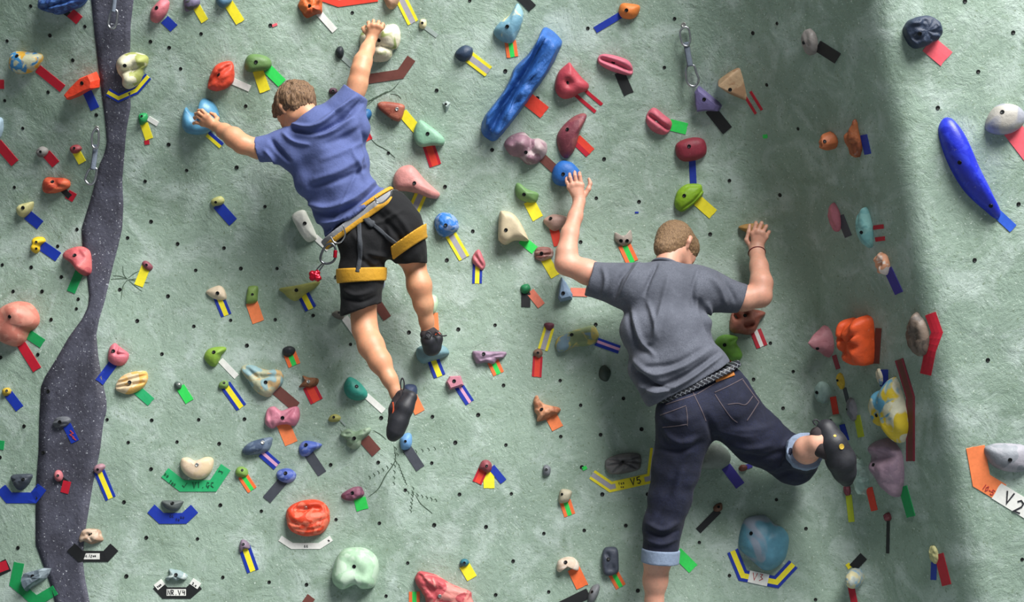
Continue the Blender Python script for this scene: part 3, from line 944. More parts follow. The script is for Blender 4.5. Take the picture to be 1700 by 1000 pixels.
H('green small block hold above orange tape', '#7c9a4e', .04, [(411, 484), (414, 476), (428, 476), (428, 490), (426, 502), (412, 505), (409, 500)], (419, 489), 'round', tapes=[('T', [(418, 503), (429, 535)], 20)])
H('olive boat shaped hold under the belay device', '#a0a056', .06, [(464, 480), (490, 475), (515, 470), (531, 467), (525, 477), (507, 489), (492, 500), (480, 496), (472, 488)], (492, 482), 'round', tapes=[('BYB', [(502, 486), (516, 513)], 20)])
H('small grey knob left of the bare knee', '#6c6860', .035, [(551, 521), (560, 516), (570, 520), (571, 528), (565, 531), (555, 527)], (563, 519), tapes=[('W', [(572, 527), (592, 555)], 12)])
tape('N', [(624, 500), (643, 529)], 15, 'brown tape strip beside the black shorts hem')
H('grey blue hold behind the black shorts', '#8a92a8', .04, [(618, 466), (630, 463), (639, 471), (634, 481), (620, 483)])
H('teal rough hold behind the shorts right leg', ['#4c7c6c', '#6c9484'], .04, [(686, 412), (700, 411), (710, 425), (703, 433), (688, 433)], nz=.008)
H('pale green hold behind the bare right calf', '#b8d0b0', .04, [(712, 492), (724, 492), (727, 505), (722, 520), (712, 520)], tapes=[('T', [(720, 520), (722, 549)], 14)])
H('lime green tilted hold with white tape', '#88ae3e', .05, [(339, 594), (344, 582), (355, 577), (372, 576), (376, 581), (368, 590), (364, 600), (357, 609), (347, 606)], (355, 585), tapes=[('W', [(366, 598), (393, 626)], 10)])
H('large cream hold swirled with ochre and blue', ['#bcbe9e', '#cfae7c', '#8fb0b4'], .06, [(401, 616), (405, 607), (422, 607), (440, 614), (460, 614), (470, 621), (469, 637), (457, 650), (447, 659), (435, 657), (422, 647), (412, 632)], (441, 635), 'round', grooves=[([(410, 612), (430, 628), (464, 626)], 4, .014)], nz=.006,
  tapes=[('N', [(459, 648), (492, 676)], 18)])
H('black knob above orange and green tape', '#24272d', .035, [(469, 583), (473, 577), (483, 575), (490, 580), (488, 588), (479, 593), (471, 590)], nz=.006, tapes=[('OgO', [(481, 587), (489, 607)], 21)])
H('brown spiky hold above red tape', ['#8e5e3e', '#6a4028'], .035, [(496, 643), (505, 632), (502, 624), (512, 627), (528, 629), (526, 640), (515, 644), (505, 643)], (512, 634), nz=.008, bright=True, tapes=[('RrR', [(513, 641), (526, 667)], 22)])
H('small moss green knob above slanted blue yellow tape', '#7c9c54', .03, [(363, 640), (366, 635), (374, 632), (380, 637), (378, 644), (370, 646), (364, 644)], (372, 636), tapes=[('BYB', [(374, 639), (401, 677)], 19)])
H('pink horned hold above pale orange tape', ['#d28698', '#c47488'], .05, [(440, 697), (444, 680), (455, 675), (467, 682), (482, 677), (495, 676), (498, 692), (490, 707), (475, 705), (462, 707), (452, 712), (442, 706)], (469, 694), 'round', grooves=[([(447, 682), (452, 706)], 4, .01), ([(488, 680), (474, 698)], 3, .012)], bumps=[(446, 698, 7, .015), (490, 695, 7, .015)], tapes=[('T', [(470, 704), (484, 737)], 22)])
H('teal round hold with white tape', '#2f9080', .06, [(571, 645), (574, 632), (582, 626), (597, 635), (609, 650), (609, 660), (597, 665), (585, 664), (575, 657)], (592, 642), tapes=[('W', [(608, 657), (637, 683)], 10)])
H('small olive oval knob above the grey green hold', '#a4a25c', .03, [(545, 698), (549, 690), (558, 688), (566, 693), (562, 700), (550, 701)], (554, 693), tapes=[('X', [(564, 696), (574, 707)], 3)])
H('grey green winged hold with brown tape', ['#7e967a', '#94a890'], .05, [(565, 722), (577, 712), (590, 717), (612, 710), (615, 717), (602, 730), (597, 742), (587, 746), (577, 740), (575, 730)], (588, 728), 'round', grooves=[([(576, 722), (604, 716)], 3, .012)], nz=.006, tapes=[('N', [(605, 729), (625, 752)], 19)])
H('light blue hold right of the dangling shoe toe', '#6c9ccc', .045, [(664, 735), (666, 725), (676, 719), (683, 722), (684, 735), (680, 745), (668, 747)], (673, 733), tapes=[('D', [(674, 742), (698, 778)], 16)])
H('navy hold hidden behind the dangling shoe', '#3a4868', .04, [(672, 640), (690, 640), (692, 655), (682, 665), (670, 660)], tapes=[('T', [(682, 655), (697, 685)], 18)])
H('slate grey foothold under the upper climber right shoe', '#6f929a', .075, [(691, 582), (695, 577), (705, 574), (735, 574), (746, 586), (737, 594), (717, 600), (702, 604), (692, 595)], None, 'round', tapes=[('BYB', [(718, 595), (730, 625)], 20)])
H('dusty pink cube hold with scribbled blue tape', '#c27e8e', .04, [(740, 635), (746, 625), (765, 624), (770, 640), (760, 644), (747, 648)], (754, 633), 'box', facet=True, tapes=[('BqB', [(761, 640), (780, 669)], 16)])
H('lilac broad hold above orange green tape', '#9c8298', .045, [(784, 585), (790, 583), (815, 584), (840, 585), (837, 594), (827, 597), (820, 605), (807, 602), (792, 604), (787, 596)], (803, 588), 'round', nz=.006, grooves=[([(800, 598), (834, 590)], 3, .008)], tapes=[('OgO', [(818, 600), (828, 621)], 19)])
H('tiny plum knob above long yellow edged tape', '#6c3444', .025, [(903, 539), (908, 536), (918, 537), (920, 542), (914, 549), (907, 547)], tapes=[('YLY', [(912, 544), (901, 581)], 17)])
H('tiny brown knob between yellow and red tape', '#8c6c5c', .03, [(885, 585), (890, 580), (898, 580), (901, 588), (895, 595), (887, 590)], (893, 586), tapes=[('RrR', [(893, 592), (891, 626)], 16)])
H('olive arched hold streaked blue and yellow', ['#8c9c70', '#7c98a8', '#c4b468'], .065, [(922, 572), (925, 562), (937, 556), (950, 550), (967, 545), (985, 541), (992, 550), (994, 560), (987, 572), (972, 575), (952, 577), (937, 584), (926, 584)], (949, 556), 'round', scale=12, tapes=[('BqB', [(989, 567), (1028, 581)], 14)])
H('charcoal oval hold left of the grey shirt', '#39473f', .03, [(994, 620), (997, 610), (1005, 607), (1014, 617), (1011, 630), (1005, 634), (996, 629)])
H('peach rocky hold with orange tape', ['#d09470', '#a86848'], .05, [(886, 662), (892, 657), (902, 670), (927, 677), (929, 685), (920, 690), (907, 697), (892, 700), (891, 690), (887, 680)], (899, 680), 'round', nz=.014, tapes=[('T', [(913, 687), (926, 712)], 20)])

for (sc_, sp, sw, sl) in (('C', [(452, 43), (460, 40)], 4, 'tiny pink tape scrap beside a bolt hole near the top'), ('B', [(1054, 353), (1060, 353)], 3, 'tiny blue tape scrap above the lower climber head'),
                       ('g', [(1267, 227), (1274, 226)], 6, 'tiny green tape scrap in the shaded corner'), ('g', [(967, 779), (974, 776)], 6, 'tiny green tape scrap left of the ribbed hold'),
                       ('R', [(240, 237), (248, 236)], 7, 'tiny red tape scrap under the dark green knob')):
    tape(sc_, sp, sw, sl)

# ---- lower middle
H('yellow green knob above orange and lime tape', '#7ca04a', .035, [(391, 785), (394, 777), (402, 775), (411, 780), (411, 790), (402, 793), (394, 791)], (402, 781), tapes=[('OgO', [(403, 790), (419, 814)], 17)])
H('navy grey curved hold with scribbled blue tape', ['#4a5a74', '#6c7c90'], .05, [(402, 750), (408, 740), (422, 732), (450, 726), (452, 735), (446, 748), (430, 754), (410, 756)], (436, 735), bright=True, tapes=[('BqB', [(435, 752), (460, 774)], 16)])
H('blue curled hold above the long dark tape', ['#4c62b2', '#7c8cc8'], .04, [(459, 787), (465, 780), (480, 778), (491, 786), (490, 796), (480, 802), (470, 801), (462, 796)], (474, 786), tapes=[('D', [(473, 795), (443, 830)], 16)])
H('periwinkle beaked hold with dark grey tape', ['#5068ba', '#7888c4'], .045, [(496, 745), (501, 735), (512, 732), (533, 737), (532, 743), (522, 748), (512, 757), (500, 757)], (508, 739), nz=.005, tapes=[('D', [(510, 750), (535, 787)], 16)])
H('small plum rocky hold above lime patch', ['#8c566a', '#704058'], .035, [(566, 822), (580, 812), (592, 808), (601, 810), (604, 822), (592, 830), (580, 832), (570, 829)], (585, 819), nz=.01, tapes=[('g', [(597, 827), (602, 847)], 20)])
H('big orange red doughnut hold above white chevron', ['#e44a2a', '#ea7458'], .085, [(476, 865), (477, 847), (490, 836), (510, 830), (530, 831), (544, 842), (548, 857), (544, 875), (532, 887), (510, 891), (490, 886), (479, 876)], (508, 843), 'round', bright=True, scale=20,
  grooves=[([(494, 846), (512, 846), (530, 844)], 6, .035), ([(486, 868), (510, 874), (540, 862)], 2.5, .012), ([(490, 878), (512, 880), (534, 876)], 2.5, .01)], nz=.008, tapes=[('W', [(465, 894), (485, 907), (530, 907), (550, 894)], 10, dict(ink=[('k', write('cc', 505, 904, 5) + write('n', 543, 896, 5, -40), .8)]))])
H('big pale mint rounded hold at the bottom', ['#a6c8a8', '#bcd4bc'], .12, [(552, 950), (560, 925), (572, 912), (592, 909), (610, 912), (625, 925), (629, 942), (626, 962), (620, 975), (602, 978), (590, 971), (570, 979), (557, 972), (552, 962)], (588, 941), 'round', grain=.6, bumps=[(565, 965, 14, .015), (612, 965, 14, .015)], grooves=[([(578, 930), (600, 950)], 10, .015)])
H('small grey mauve knob above upright blue yellow tape', '#7c6c7c', .03, [(397, 912), (400, 898), (405, 896), (413, 902), (415, 911), (406, 912), (400, 918)], (404, 904), tapes=[('BYB', [(406, 909), (420, 949)], 20)])
tape('N', [(517, 991), (500, 1015)], 15, 'brown tape tip at the bottom edge')
H('maroon knob with a fan of tapes', '#8c424a', .035, [(795, 777), (800, 766), (809, 764), (816, 770), (816, 780), (810, 786), (800, 781)], (808, 774), tapes=[('RrR', [(803, 778), (792, 802)], 16), ('B', [(816, 776), (836, 800)], 12), ('Y', [(811, 780), (812, 811)], 18)])
H('small grey knob alone on the lower wall', '#72767c', .03, [(901, 783), (902, 775), (907, 772), (914, 777), (913, 788), (907, 791), (902, 788)], (907, 780))
H('beige knob above orange and green tape near jeans', '#b4ac94', .045, [(927, 830), (930, 815), (937, 812), (949, 816), (947, 827), (942, 834), (930, 836)], (933, 821), 'round', tapes=[('OgO', [(938, 832), (946, 856)], 19)])
H('grey ribbed hold above the V5 tape', ['#767474', '#5c5a5c'], .055, [(1004, 770), (1008, 762), (1025, 755), (1045, 752), (1062, 755), (1064, 770), (1060, 780), (1040, 786), (1015, 788), (1006, 780)], (1034, 767), 'round', grooves=[([(1034, 767), (1062, 758)], 2, .014), ([(1034, 767), (1062, 768)], 2, .014), ([(1034, 768), (1056, 778)], 2, .014), ([(1034, 767), (1008, 764)], 2, .014), ([(1034, 768), (1008, 774)], 2, .014), ([(1034, 768), (1018, 784)], 2, .014)],
  tapes=[('YLY', [(983, 788), (1014, 809), (1082, 794), (1088, 745)], 17, dict(labels=[('Y', [(1022, 807), (1070, 797)], 14)], ink=[('k', write('V', 1046, 795, 11, -10), 1.6), ('k', write('5', 1056, 793, 11, -10), 1.6), ('k', write('ten', 1026, 801, 5, -10), .9), ('k', write('no', 1030, 807, 4, -10), .9)]))])
H('big crimson rocky hold cut off by the bottom edge', short='big crimson rocky hold', cols=['#c25258', '#d88880'], d=.085, pts=[(689, 960), (695, 950), (702, 949), (722, 954), (737, 962), (755, 972), (780, 982), (783, 990), (780, 1010), (715, 1010), (705, 990), (695, 975)], bolt=(730, 990), prof='round', nz=.014, bright=True, grooves=[([(700, 955), (718, 985)], 3, .012)], tapes=[('OgO', [(688, 983), (688, 1010)], 18)])
H('small teal disc knob above yellow tape', '#2c6c7c', .03, [(763, 935), (767, 929), (775, 929), (779, 935), (774, 941), (766, 940)], (771, 935), tapes=[('Y', [(771, 939), (784, 961)], 18)])
H('cream crescent hold above bright orange tape', ['#d8c2ac', '#e8d8c8'], .05, [(924, 942), (927, 931), (940, 925), (952, 926), (961, 936), (960, 947), (952, 946), (942, 942), (930, 950), (925, 948)], (939, 934), 'round', tapes=[('O', [(952, 944), (967, 975)], 21)])
H('grey slanted oval hold at the bottom edge', '#787a7e', .045, [(976, 990), (982, 975), (992, 970), (996, 975), (992, 990), (984, 1002), (977, 1002)], (983, 983), tapes=[('K', [(977, 985), (930, 1008)], 17)])
H('dark slate tall hold with scooped pockets', '#484e5c', .05, [(999, 925), (1003, 911), (1014, 908), (1025, 912), (1027, 935), (1026, 950), (1014, 956), (1002, 952)], (1010, 929), 'flat', grooves=[([(1008, 920), (1009, 921)], 4, .015), ([(1012, 942), (1016, 942)], 5, .015)], tapes=[('OgO', [(1018, 952), (1031, 975)], 18)])
tape('g', [(1123, 917), (1151, 945)], 19, 'bright green tape strip beside the rolled jeans cuff')
H('tiny brown hook knob above thin black tape', '#6e4c3a', .025, [(1184, 843), (1190, 837), (1198, 836), (1199, 846), (1193, 850), (1186, 849)], (1193, 842), tapes=[('K', [(1193, 848), (1159, 882)], 11)])
H('big teal and grey ball hold over a striped chevron', ['#5a92a8', '#8c98a8'], .12, [(1226, 895), (1230, 877), (1237, 862), (1255, 856), (1272, 857), (1285, 870), (1300, 877), (1309, 892), (1307, 915), (1300, 932), (1282, 946), (1265, 946), (1252, 935), (1237, 922), (1227, 910)], (1247, 886), 'dome', scale=5, grain=.5, rough=.45, short='big teal and grey ball hold',
  tapes=[('BYB', [(1216, 915), (1233, 956), (1289, 967), (1317, 937)], 19, dict(labels=[('W', [(1243, 957), (1275, 964)], 20)], ink=[('r', write('V3', 1250, 951, 12, 8, .9), 1.2)]))])
H('grey hold between the spread jeans legs', '#7c867e', .06, [(1155, 775), (1165, 750), (1185, 735), (1205, 745), (1213, 760), (1205, 775), (1175, 780)], None, 'round', tapes=[('P', [(1205, 775), (1229, 807)], 17)])
H('tiny rust chip between violet tape and jeans knee', '#6e3c30', .02, [(1226, 778), (1231, 772), (1240, 774), (1239, 781), (1230, 783)], tapes=[('P', [(1239, 776), (1248, 772)], 8)])
H('terracotta skull shaped hold with eye sockets', ['#b0705e', '#9c5c4c'], .07, [(1211, 545), (1214, 522), (1227, 512), (1250, 514), (1270, 520), (1262, 532), (1254, 549), (1244, 556), (1227, 554), (1217, 553)], (1237, 524), 'round', grooves=[([(1221, 525), (1223, 528)], 4.6, .075), ([(1237, 523), (1238, 524)], 3.0, .04), ([(1237, 542), (1245, 541)], 4, .05)], nz=.006, tapes=[('RWR', [(1254, 549), (1265, 576)], 19)])
H('green notched hold beside the shirt hem', '#70a840', .065, [(1186, 570), (1192, 560), (1205, 556), (1224, 560), (1222, 570), (1228, 580), (1232, 590), (1228, 598), (1215, 600), (1200, 590), (1188, 580)], (1203, 573), 'round', grooves=[([(1226, 562), (1212, 570)], 4, .02)], tapes=[('r', [(1209, 598), (1217, 604)], 9)])

# ---- right face
H('dark navy faceted hold on the bright right face', '#27344a', .07, [(1499, 52), (1505, 37), (1520, 29), (1540, 27), (1557, 39), (1561, 50), (1556, 65), (1540, 75), (1520, 81), (1507, 72)], (1527, 56), 'flat', nz=.016, grain=1.6, tapes=[('C', [(1541, 73), (1571, 98)], 30)])
H('pale grey dome hold on the bright right face', ['#9496a0', '#a8a49c'], .075, [(1635, 210), (1640, 192), (1652, 177), (1667, 172), (1687, 176), (1699, 190), (1696, 207), (1680, 220), (1660, 224), (1642, 220)], (1664, 186), 'round', scale=6, tapes=[('C', [(1680, 214), (1714, 258)], 33)])
H('long cobalt blue fish shaped hold', ['#1e2cbc', '#2c3ccc'], .085, [(1557, 215), (1563, 200), (1572, 195), (1583, 200), (1598, 220), (1610, 245), (1625, 280), (1640, 310), (1652, 335), (1660, 352), (1658, 362), (1650, 362), (1635, 350), (1612, 330), (1595, 310), (1580, 285), (1568, 260), (1560, 235)], [(1593, 270), (1645, 342)], 'dome', (1598, 270), rough=.4, grain=.5,
  tapes=[('u', [(1653, 353), (1682, 380)], 16)])
H('grey oval hold above the V2 tape', ['#84888f', '#9a98a0'], .06, [(1633, 745), (1645, 738), (1665, 736), (1700, 740), (1712, 760), (1705, 780), (1680, 784), (1655, 778), (1640, 765)], (1677, 764), bright=False,
  tapes=[('T', [(1619, 742), (1629, 798), (1662, 818)], 31, dict(ink=[('r', write('10-5', 1634, 803, 9, 35, .62), 1.2)])), ('W', [(1654, 815), (1716, 853)], 30, dict(ink=[('k', write('V', 1672, 815, 20, 20), 2.4), ('k', write('2', 1690, 829, 21, 25), 2.4)]))])


# ---- holds on the shaded return face, seen nearly from the side
def S(label, cols, x0, x1, y0, y1, shape=None, bolt=None, tapes=(), ap=(0, 0), prof='round', nz=.004, bumps=(), grooves=(), facet=False, scale=14, wide=.8, short=None, bright=False, grain=1.0):
    """bbox in pixels; the hold stands out of the return face to the left"""
    global HN
    HN += 1
    b = (y1 - y0) / 2 / 355.0
    a = min(b * wide, (x1 - x0) / 190.0 * .31)
    yc = (y0 + y1) / 2
    xc = x1 - a * 185
    shape = shape or [(math.cos(t * PI / 5), math.sin(t * PI / 5)) for t in range(10)]
    big = x1 - x0 > 40
    out = resample(shape, 20) if facet else catmull(shape, 72 if big else 40)
    K = 3 if facet else 16 if big else 9
    f = PROF[prof]
    rs = [(1.0, None)] + [f(i / K) for i in range(K + 1)]
    N = len(out)
    d = None
    for it in range(4):
        l, n = hit(xc, yc)
        ns = [hit(xc + dx, yc + dy)[1] for dx in (-8, 0, 8) for dy in (-15, 0, 15)]
        n = sum(ns, Vector()).normalized()
        if d is None:
            d = max(.02, (xc - x0) / (max(.35, -n.x) * 330))
        tv = (Vector((0, 0, 1)) - n * n.z).normalized()
        tu = tv.cross(n).normalized()
        if tu.x < 0:
            tu = -tu
        vs, fs, xs, ys = [], [], [], []
        for r, h in rs:
            if r < 1e-4:
                r = 0
            for p in (out if r > 0 else [Vector((ap[0], ap[1], 0))]):
                u, v = ap[0] + (p.x - ap[0]) * r, ap[1] + (p.y - ap[1]) * r
                q = l + tu * (u * a) + tv * (v * b)
                if h is None:
                    vs.append(q - n * .03)
                    continue
                hh = d * h
                wg = 1 - r ** 6
                for (bu, bv, br, am) in bumps:
                    hh += am * wg * math.exp(-((u - bu) ** 2 + (v - bv) ** 2) / (br * br))
                for (pl, gw, am) in grooves:
                    hh -= am * wg * math.exp(-(seg_dist(u, v, pl) / gw) ** 2)
                w = Vector((u * 2.2, v * 2.2, HN * 1.7))
                q = q + n * hh + (n * noise.noise(w) + tv * noise.noise(w + Vector((5, 3, 1))) * .7) * nz * 2
                vs.append(q)
                s = topx(q)
                xs.append(s[0])
                ys.append(s[1])
        # settle the footprint and stand-off so that the real outline has the measured size
        d = max(.012, d + (min(xs) - x0 + x1 - max(xs)) / 330)
        xc += x1 - max(xs)
        b *= (y1 - y0) / (max(ys) - min(ys))
        yc += (y0 + y1) / 2 - (min(ys) + max(ys)) / 2
    R = len(rs)
    for i in range(R - 1):
        if i == R - 2 and rs[-1][0] < 1e-4:
            for k in range(N):
                fs.append((i * N + k, i * N + (k + 1) % N, (R - 1) * N))
        else:
            for k in range(N):
                fs.append((i * N + k, i * N + (k + 1) % N, (i + 1) * N + (k + 1) % N, (i + 1) * N + k))
    me = mesh(vs, fs)
    bm = bmesh.new()
    bm.from_mesh(me)
    bmesh.ops.recalc_face_normals(bm, faces=bm.faces)
    bm.to_mesh(me)
    bm.free()
    root = empty('climbing_hold', l, label, 'climbing hold')
    me2 = me.copy()
    me.transform(Matrix.Translation(-l))
    body = obj('hold_body', me, resin([cols] if isinstance(cols, str) else cols, scale, .55, grain), None, not facet)
    body.location = l
    body.parent = root
    body.matrix_parent_inverse = root.matrix_basis.inverted()
    if bolt:
        place_bolt(bolt[0], bolt[1], me2, root, bright, .9 if x1 - x0 > 24 else .65)
    for t in tapes:
        st, pl, tw = t[:3]
        cname = ST[st][1] if st in ST else TN[st]
        cname = cname if cname.endswith('line') else cname + ' tape'
        tape(st, pl, tw, '%s by the %s' % (cname, short or label))
    return root


S('grey egg hold high on the shaded corner face', '#8c8682', 1330, 1358, 47, 92, bolt=(1334, 71), tapes=[('K', [(1358, 76), (1391, 97)], 19)])
S('round terracotta hold on the shaded face', '#b8683e', 1359, 1391, 218, 250, bolt=(1369, 235), nz=.007)
S('terracotta hooked hold with blue tape behind', ['#a86038', '#8a4828'], 1401, 1433, 198, 262, shape=[(1, -.3), (.7, -.8), (0, -1), (-.7, -.6), (-.9, 0), (-.5, .4), (.2, .6), (.7, 1), (.95, .9), (.9, .3)], nz=.009, tapes=[('B', [(1434, 224), (1441, 256)], 11)])
S('rose shield hold on the shaded face', '#c0707c', 1374, 1397, 336, 385, ap=(0, -.1), tapes=[('D', [(1395, 358), (1409, 393)], 12)])
S('turquoise prow hold with a yellow rim', ['#84b8b4', '#6ca4a4'], 1420, 1450, 344, 412, shape=[(.6, 1), (1, .4), (1, -.4), (.5, -1), (-.5, -.8), (-1, -.2), (-.7, .5), (0, .9)], bolt=(1430, 386), ap=(-.1, .15), tapes=[('R_R', [(1452, 388), (1468, 386)], 27)])
S('peach and white hooked hold with violet tape', ['#e2a27e', '#e8d8cc'], 1450, 1479, 418, 457, nz=.006, grooves=[([(-.2, -.1), (.2, .1)], .3, .02)], tapes=[('P', [(1474, 446), (1493, 487)], 14)])
S('dusty pink cone hold left of the orange brain hold', ['#bc7e86', '#b07078'], 1341, 1386, 540, 594, prof='cone', ap=(-.1, .05), bolt=(1357, 579), tapes=[('M', [(1385, 590), (1392, 613)], 7)])
S('bright orange brain shaped hold', '#ea5a28', 1387, 1452, 523, 608, shape=[(1, .9), (.9, 0), (.6, -.9), (0, -1), (-.6, -.9), (-1, -.3), (-1, .5), (-.6, .9), (0, .75), (.5, 1)], prof='flat', nz=.007,
  bumps=[(-.5, .55, .26, .022), (.15, .3, .24, .020), (-.45, -.05, .26, .022), (.35, -.35, .26, .020), (.8, .7, .3, .022), (-.2, -.6, .26, .020), (-.8, .25, .2, .02), (.7, .1, .22, .020)], grooves=[([(-.9, .28), (0, .12), (.9, .4)], .09, .022), ([(-.2, .2), (-.1, -.35), (-.8, -.4)], .09, .022), ([(.1, .05), (.5, -.08), (.9, -.15)], .09, .022), ([(-.3, .5), (-.1, .9)], .1, .020)], tapes=[('N', [(1459, 545), (1455, 604)], 10)])
S('brown grey bark textured hold by red tape', ['#706256', '#544a42'], 1504, 1541, 518, 592, prof='round', nz=.008, grooves=[([(-.8, .6 - .3 * i), (.8, .5 - .3 * i)], .07, .006) for i in range(5)], tapes=[('R', [(1545, 521), (1556, 552), (1545, 582), (1537, 622)], 18)])
S('small yellow knob under the orange brain hold', '#d8b838', 1388, 1403, 619, 647, bolt=(1390, 632), tapes=[('D', [(1402, 644), (1408, 668)], 6)])
S('pale mint barrel hold on the shaded face', '#9ebab2', 1353, 1380, 633, 671, prof='flat', bolt=(1356, 652), tapes=[('r', [(1383, 659), (1388, 688)], 10)])
S('tiny cream and blue knob with blue tape', ['#d8d0b4', '#7c9cb8'], 1454, 1468, 612, 640, tapes=[('B', [(1468, 614), (1468, 642)], 13)])
S('grey shield hold with lime tape', '#7c7d84', 1405, 1425, 660, 700, bolt=(1406, 680), tapes=[('V', [(1423, 690), (1430, 726)], 10)])
S('small pale mint knob above the dark shoe', '#a8bea8', 1376, 1398, 687, 707, bolt=(1379, 698), prof='flat', tapes=[('B', [(1398, 705), (1406, 732)], 9)])
S('large cream hold swirled yellow and blue', ['#d6d4b8', '#d2b82c', '#5c9cb8'], 1442, 1508, 626, 736, shape=[(.6, 1), (1, .3), (1, -.5), (.5, -1), (-.1, -.6), (-.7, -.5), (-1, 0), (-.7, .5), (-.1, .6)], nz=.006, scale=9, bolt=(1455, 690), tapes=[('MLM', [(1493, 597), (1512, 660), (1512, 766)], 14)])
S('large mauve scooped hold under the swirled hold', ['#98808f', '#8a7484'], 1441, 1502, 727, 826, shape=[(.4, 1), (1, .6), (1, -.2), (.6, -1), (.1, -.9), (-.5, -.4), (-.9, .1), (-.8, .8), (-.2, 1)], grooves=[([(-1, .35), (1, .45)], .22, .04)], bolt=(1450, 772), ap=(-.2, .2), tapes=[('G', [(1499, 808), (1513, 858)], 14)])
S('pale mint rocky hold under the shoe toe', ['#bcd4c8', '#98b4a8'], 1414, 1445, 762, 822, facet=True, nz=.012, tapes=[('r', [(1443, 810), (1452, 848)], 11)])
S('tiny maroon knob below the shoe toe', '#7c3c48', 1401, 1413, 804, 824, tapes=[('V', [(1409, 822), (1414, 867)], 10)])
S('tiny wine red knob with a thin dark strip', '#6c3038', 1466, 1481, 851, 866, tapes=[('K', [(1475, 863), (1474, 919)], 5)])
S('small olive cream knob near the bottom right', '#c0bc84', 1542, 1559, 906, 937, tapes=[('R', [(1559, 920), (1572, 972)], 15), ('B', [(1551, 934), (1550, 963)], 9)])
S('pale blue cream hold at the bottom of shaded face', ['#b8c0b8', '#8cacc0', '#d0c8a0'], 1402, 1435, 943, 978, scale=22, tapes=[('R', [(1413, 975), (1420, 1008)], 11), ('K', [(1416, 943), (1434, 924)], 15), ('Y', [(1406, 942), (1412, 938)], 9)])

# ---------------------------------------------------------------- implicit surfaces for bodies and clothing


def nets(F, lo, res):
    """surface nets: zero level of a sampled field -> vertices, quads"""
    s = F < 0
    nx, ny, nz = F.shape
    cnt = np.zeros((nx - 1, ny - 1, nz - 1))
    pos = np.zeros((nx - 1, ny - 1, nz - 1, 3))
    sl = [slice(0, -1), slice(1, None)]
    grid = np.stack(np.meshgrid(np.arange(nx), np.arange(ny), np.arange(nz), indexing='ij'), -1).astype(float)
    for ax in range(3):
        i0 = [slice(None)] * 3
        i1 = [slice(None)] * 3
        i0[ax], i1[ax] = sl
        a, b = F[tuple(i0)], F[tuple(i1)]
        cr = s[tuple(i0)] != s[tuple(i1)]
        t = np.where(cr, a / np.where(np.abs(a - b) < 1e-12, 1, a - b), 0)
        p = grid[tuple(i0)].copy()
        p[..., ax] += t
        p *= cr[..., None]
        oth = [k for k in range(3) if k != ax]
        for d1 in sl:
            for d2 in sl:
                q = [slice(None)] * 3
                q[oth[0]], q[oth[1]] = d1, d2
                cnt += cr[tuple(q)]
                pos += p[tuple(q)]
    act = cnt > 0
    idx = -np.ones(act.shape, int)
    idx[act] = np.arange(act.sum())
    V = pos[act] / cnt[act][:, None] * res + np.array(lo)
    faces = []
    for ax in range(3):
        i0 = [slice(None)] * 3
        i1 = [slice(None)] * 3
        i0[ax], i1[ax] = sl
        cr = s[tuple(i0)] != s[tuple(i1)]
        e = np.argwhere(cr)
        o1, o2 = (ax + 1) % 3, (ax + 2) % 3
        ok = (e[:, o1] > 0) & (e[:, o2] > 0) & (e[:, o1] < F.shape[o1] - 1) & (e[:, o2] < F.shape[o2] - 1)
        e = e[ok]
        if not len(e):
            continue
        ins = s[tuple(i0)][e[:, 0], e[:, 1], e[:, 2]]
        quad = []
        for (u, v) in ((0, 0), (-1, 0), (-1, -1), (0, -1)):
            c = e.copy()
            c[:, o1] += u
            c[:, o2] += v
            quad.append(idx[c[:, 0], c[:, 1], c[:, 2]])
        q = np.stack(quad, 1)
        q[~ins] = q[~ins][:, ::-1]
        faces.append(q)
    return V, np.concatenate(faces)


def sdf_eval(groups, lo, hi, res):
    """groups: (prims, planes, k); prims (a, b, ra, rb, k); planes (point, normal) keep the side behind the normal"""
    lo = np.array(lo)
    dims = np.ceil((np.array(hi) - lo) / res).astype(int) + 1
    axs = [lo[i] + np.arange(dims[i]) * res for i in range(3)]
    total = np.full(dims, 1.0)
    first = True
    for prims, planes, gk in groups:
        G = np.full(dims, 1.0)
        for (a, b, ra, rb, k) in prims:
            a, b = np.array(a), np.array(b)
            m = max(ra, rb) + .05
            i0 = np.maximum(0, np.floor((np.minimum(a, b) - m - lo) / res).astype(int))
            i1 = np.minimum(dims, np.ceil((np.maximum(a, b) + m - lo) / res).astype(int) + 1)
            if (i1 <= i0).any():
                continue
            S_ = tuple(slice(i0[i], i1[i]) for i in range(3))
            X, Y, Z = axs[0][S_[0]][:, None, None], axs[1][S_[1]][None, :, None], axs[2][S_[2]][None, None, :]
            ba = b - a
            L = (ba ** 2).sum() + 1e-12
            t = np.clip(((X - a[0]) * ba[0] + (Y - a[1]) * ba[1] + (Z - a[2]) * ba[2]) / L, 0, 1)
            d = np.sqrt((X - a[0] - t * ba[0]) ** 2 + (Y - a[1] - t * ba[1]) ** 2 + (Z - a[2] - t * ba[2]) ** 2) - (ra + (rb - ra) * t)
            g = G[S_]
            h = np.maximum(k - np.abs(g - d), 0) / k
            G[S_] = np.minimum(g, d) - h * h * k * .25
        X, Y, Z = axs[0][:, None, None], axs[1][None, :, None], axs[2][None, None, :]
        for (p, n) in planes:
            if n == 'in':        # keep inside a ball
                G = np.maximum(G, np.sqrt((X - p[0]) ** 2 + (Y - p[1]) ** 2 + (Z - p[2]) ** 2) - p[3])
            elif n == 'out':
                G = np.maximum(G, p[3] - np.sqrt((X - p[0]) ** 2 + (Y - p[1]) ** 2 + (Z - p[2]) ** 2))
            else:
                G = np.maximum(G, (X - p[0]) * n[0] + (Y - p[1]) * n[1] + (Z - p[2]) * n[2])
        h = np.maximum(gk - np.abs(total - G), 0) / gk
        total = np.minimum(total, G) - h * h * gk * .25
    return total


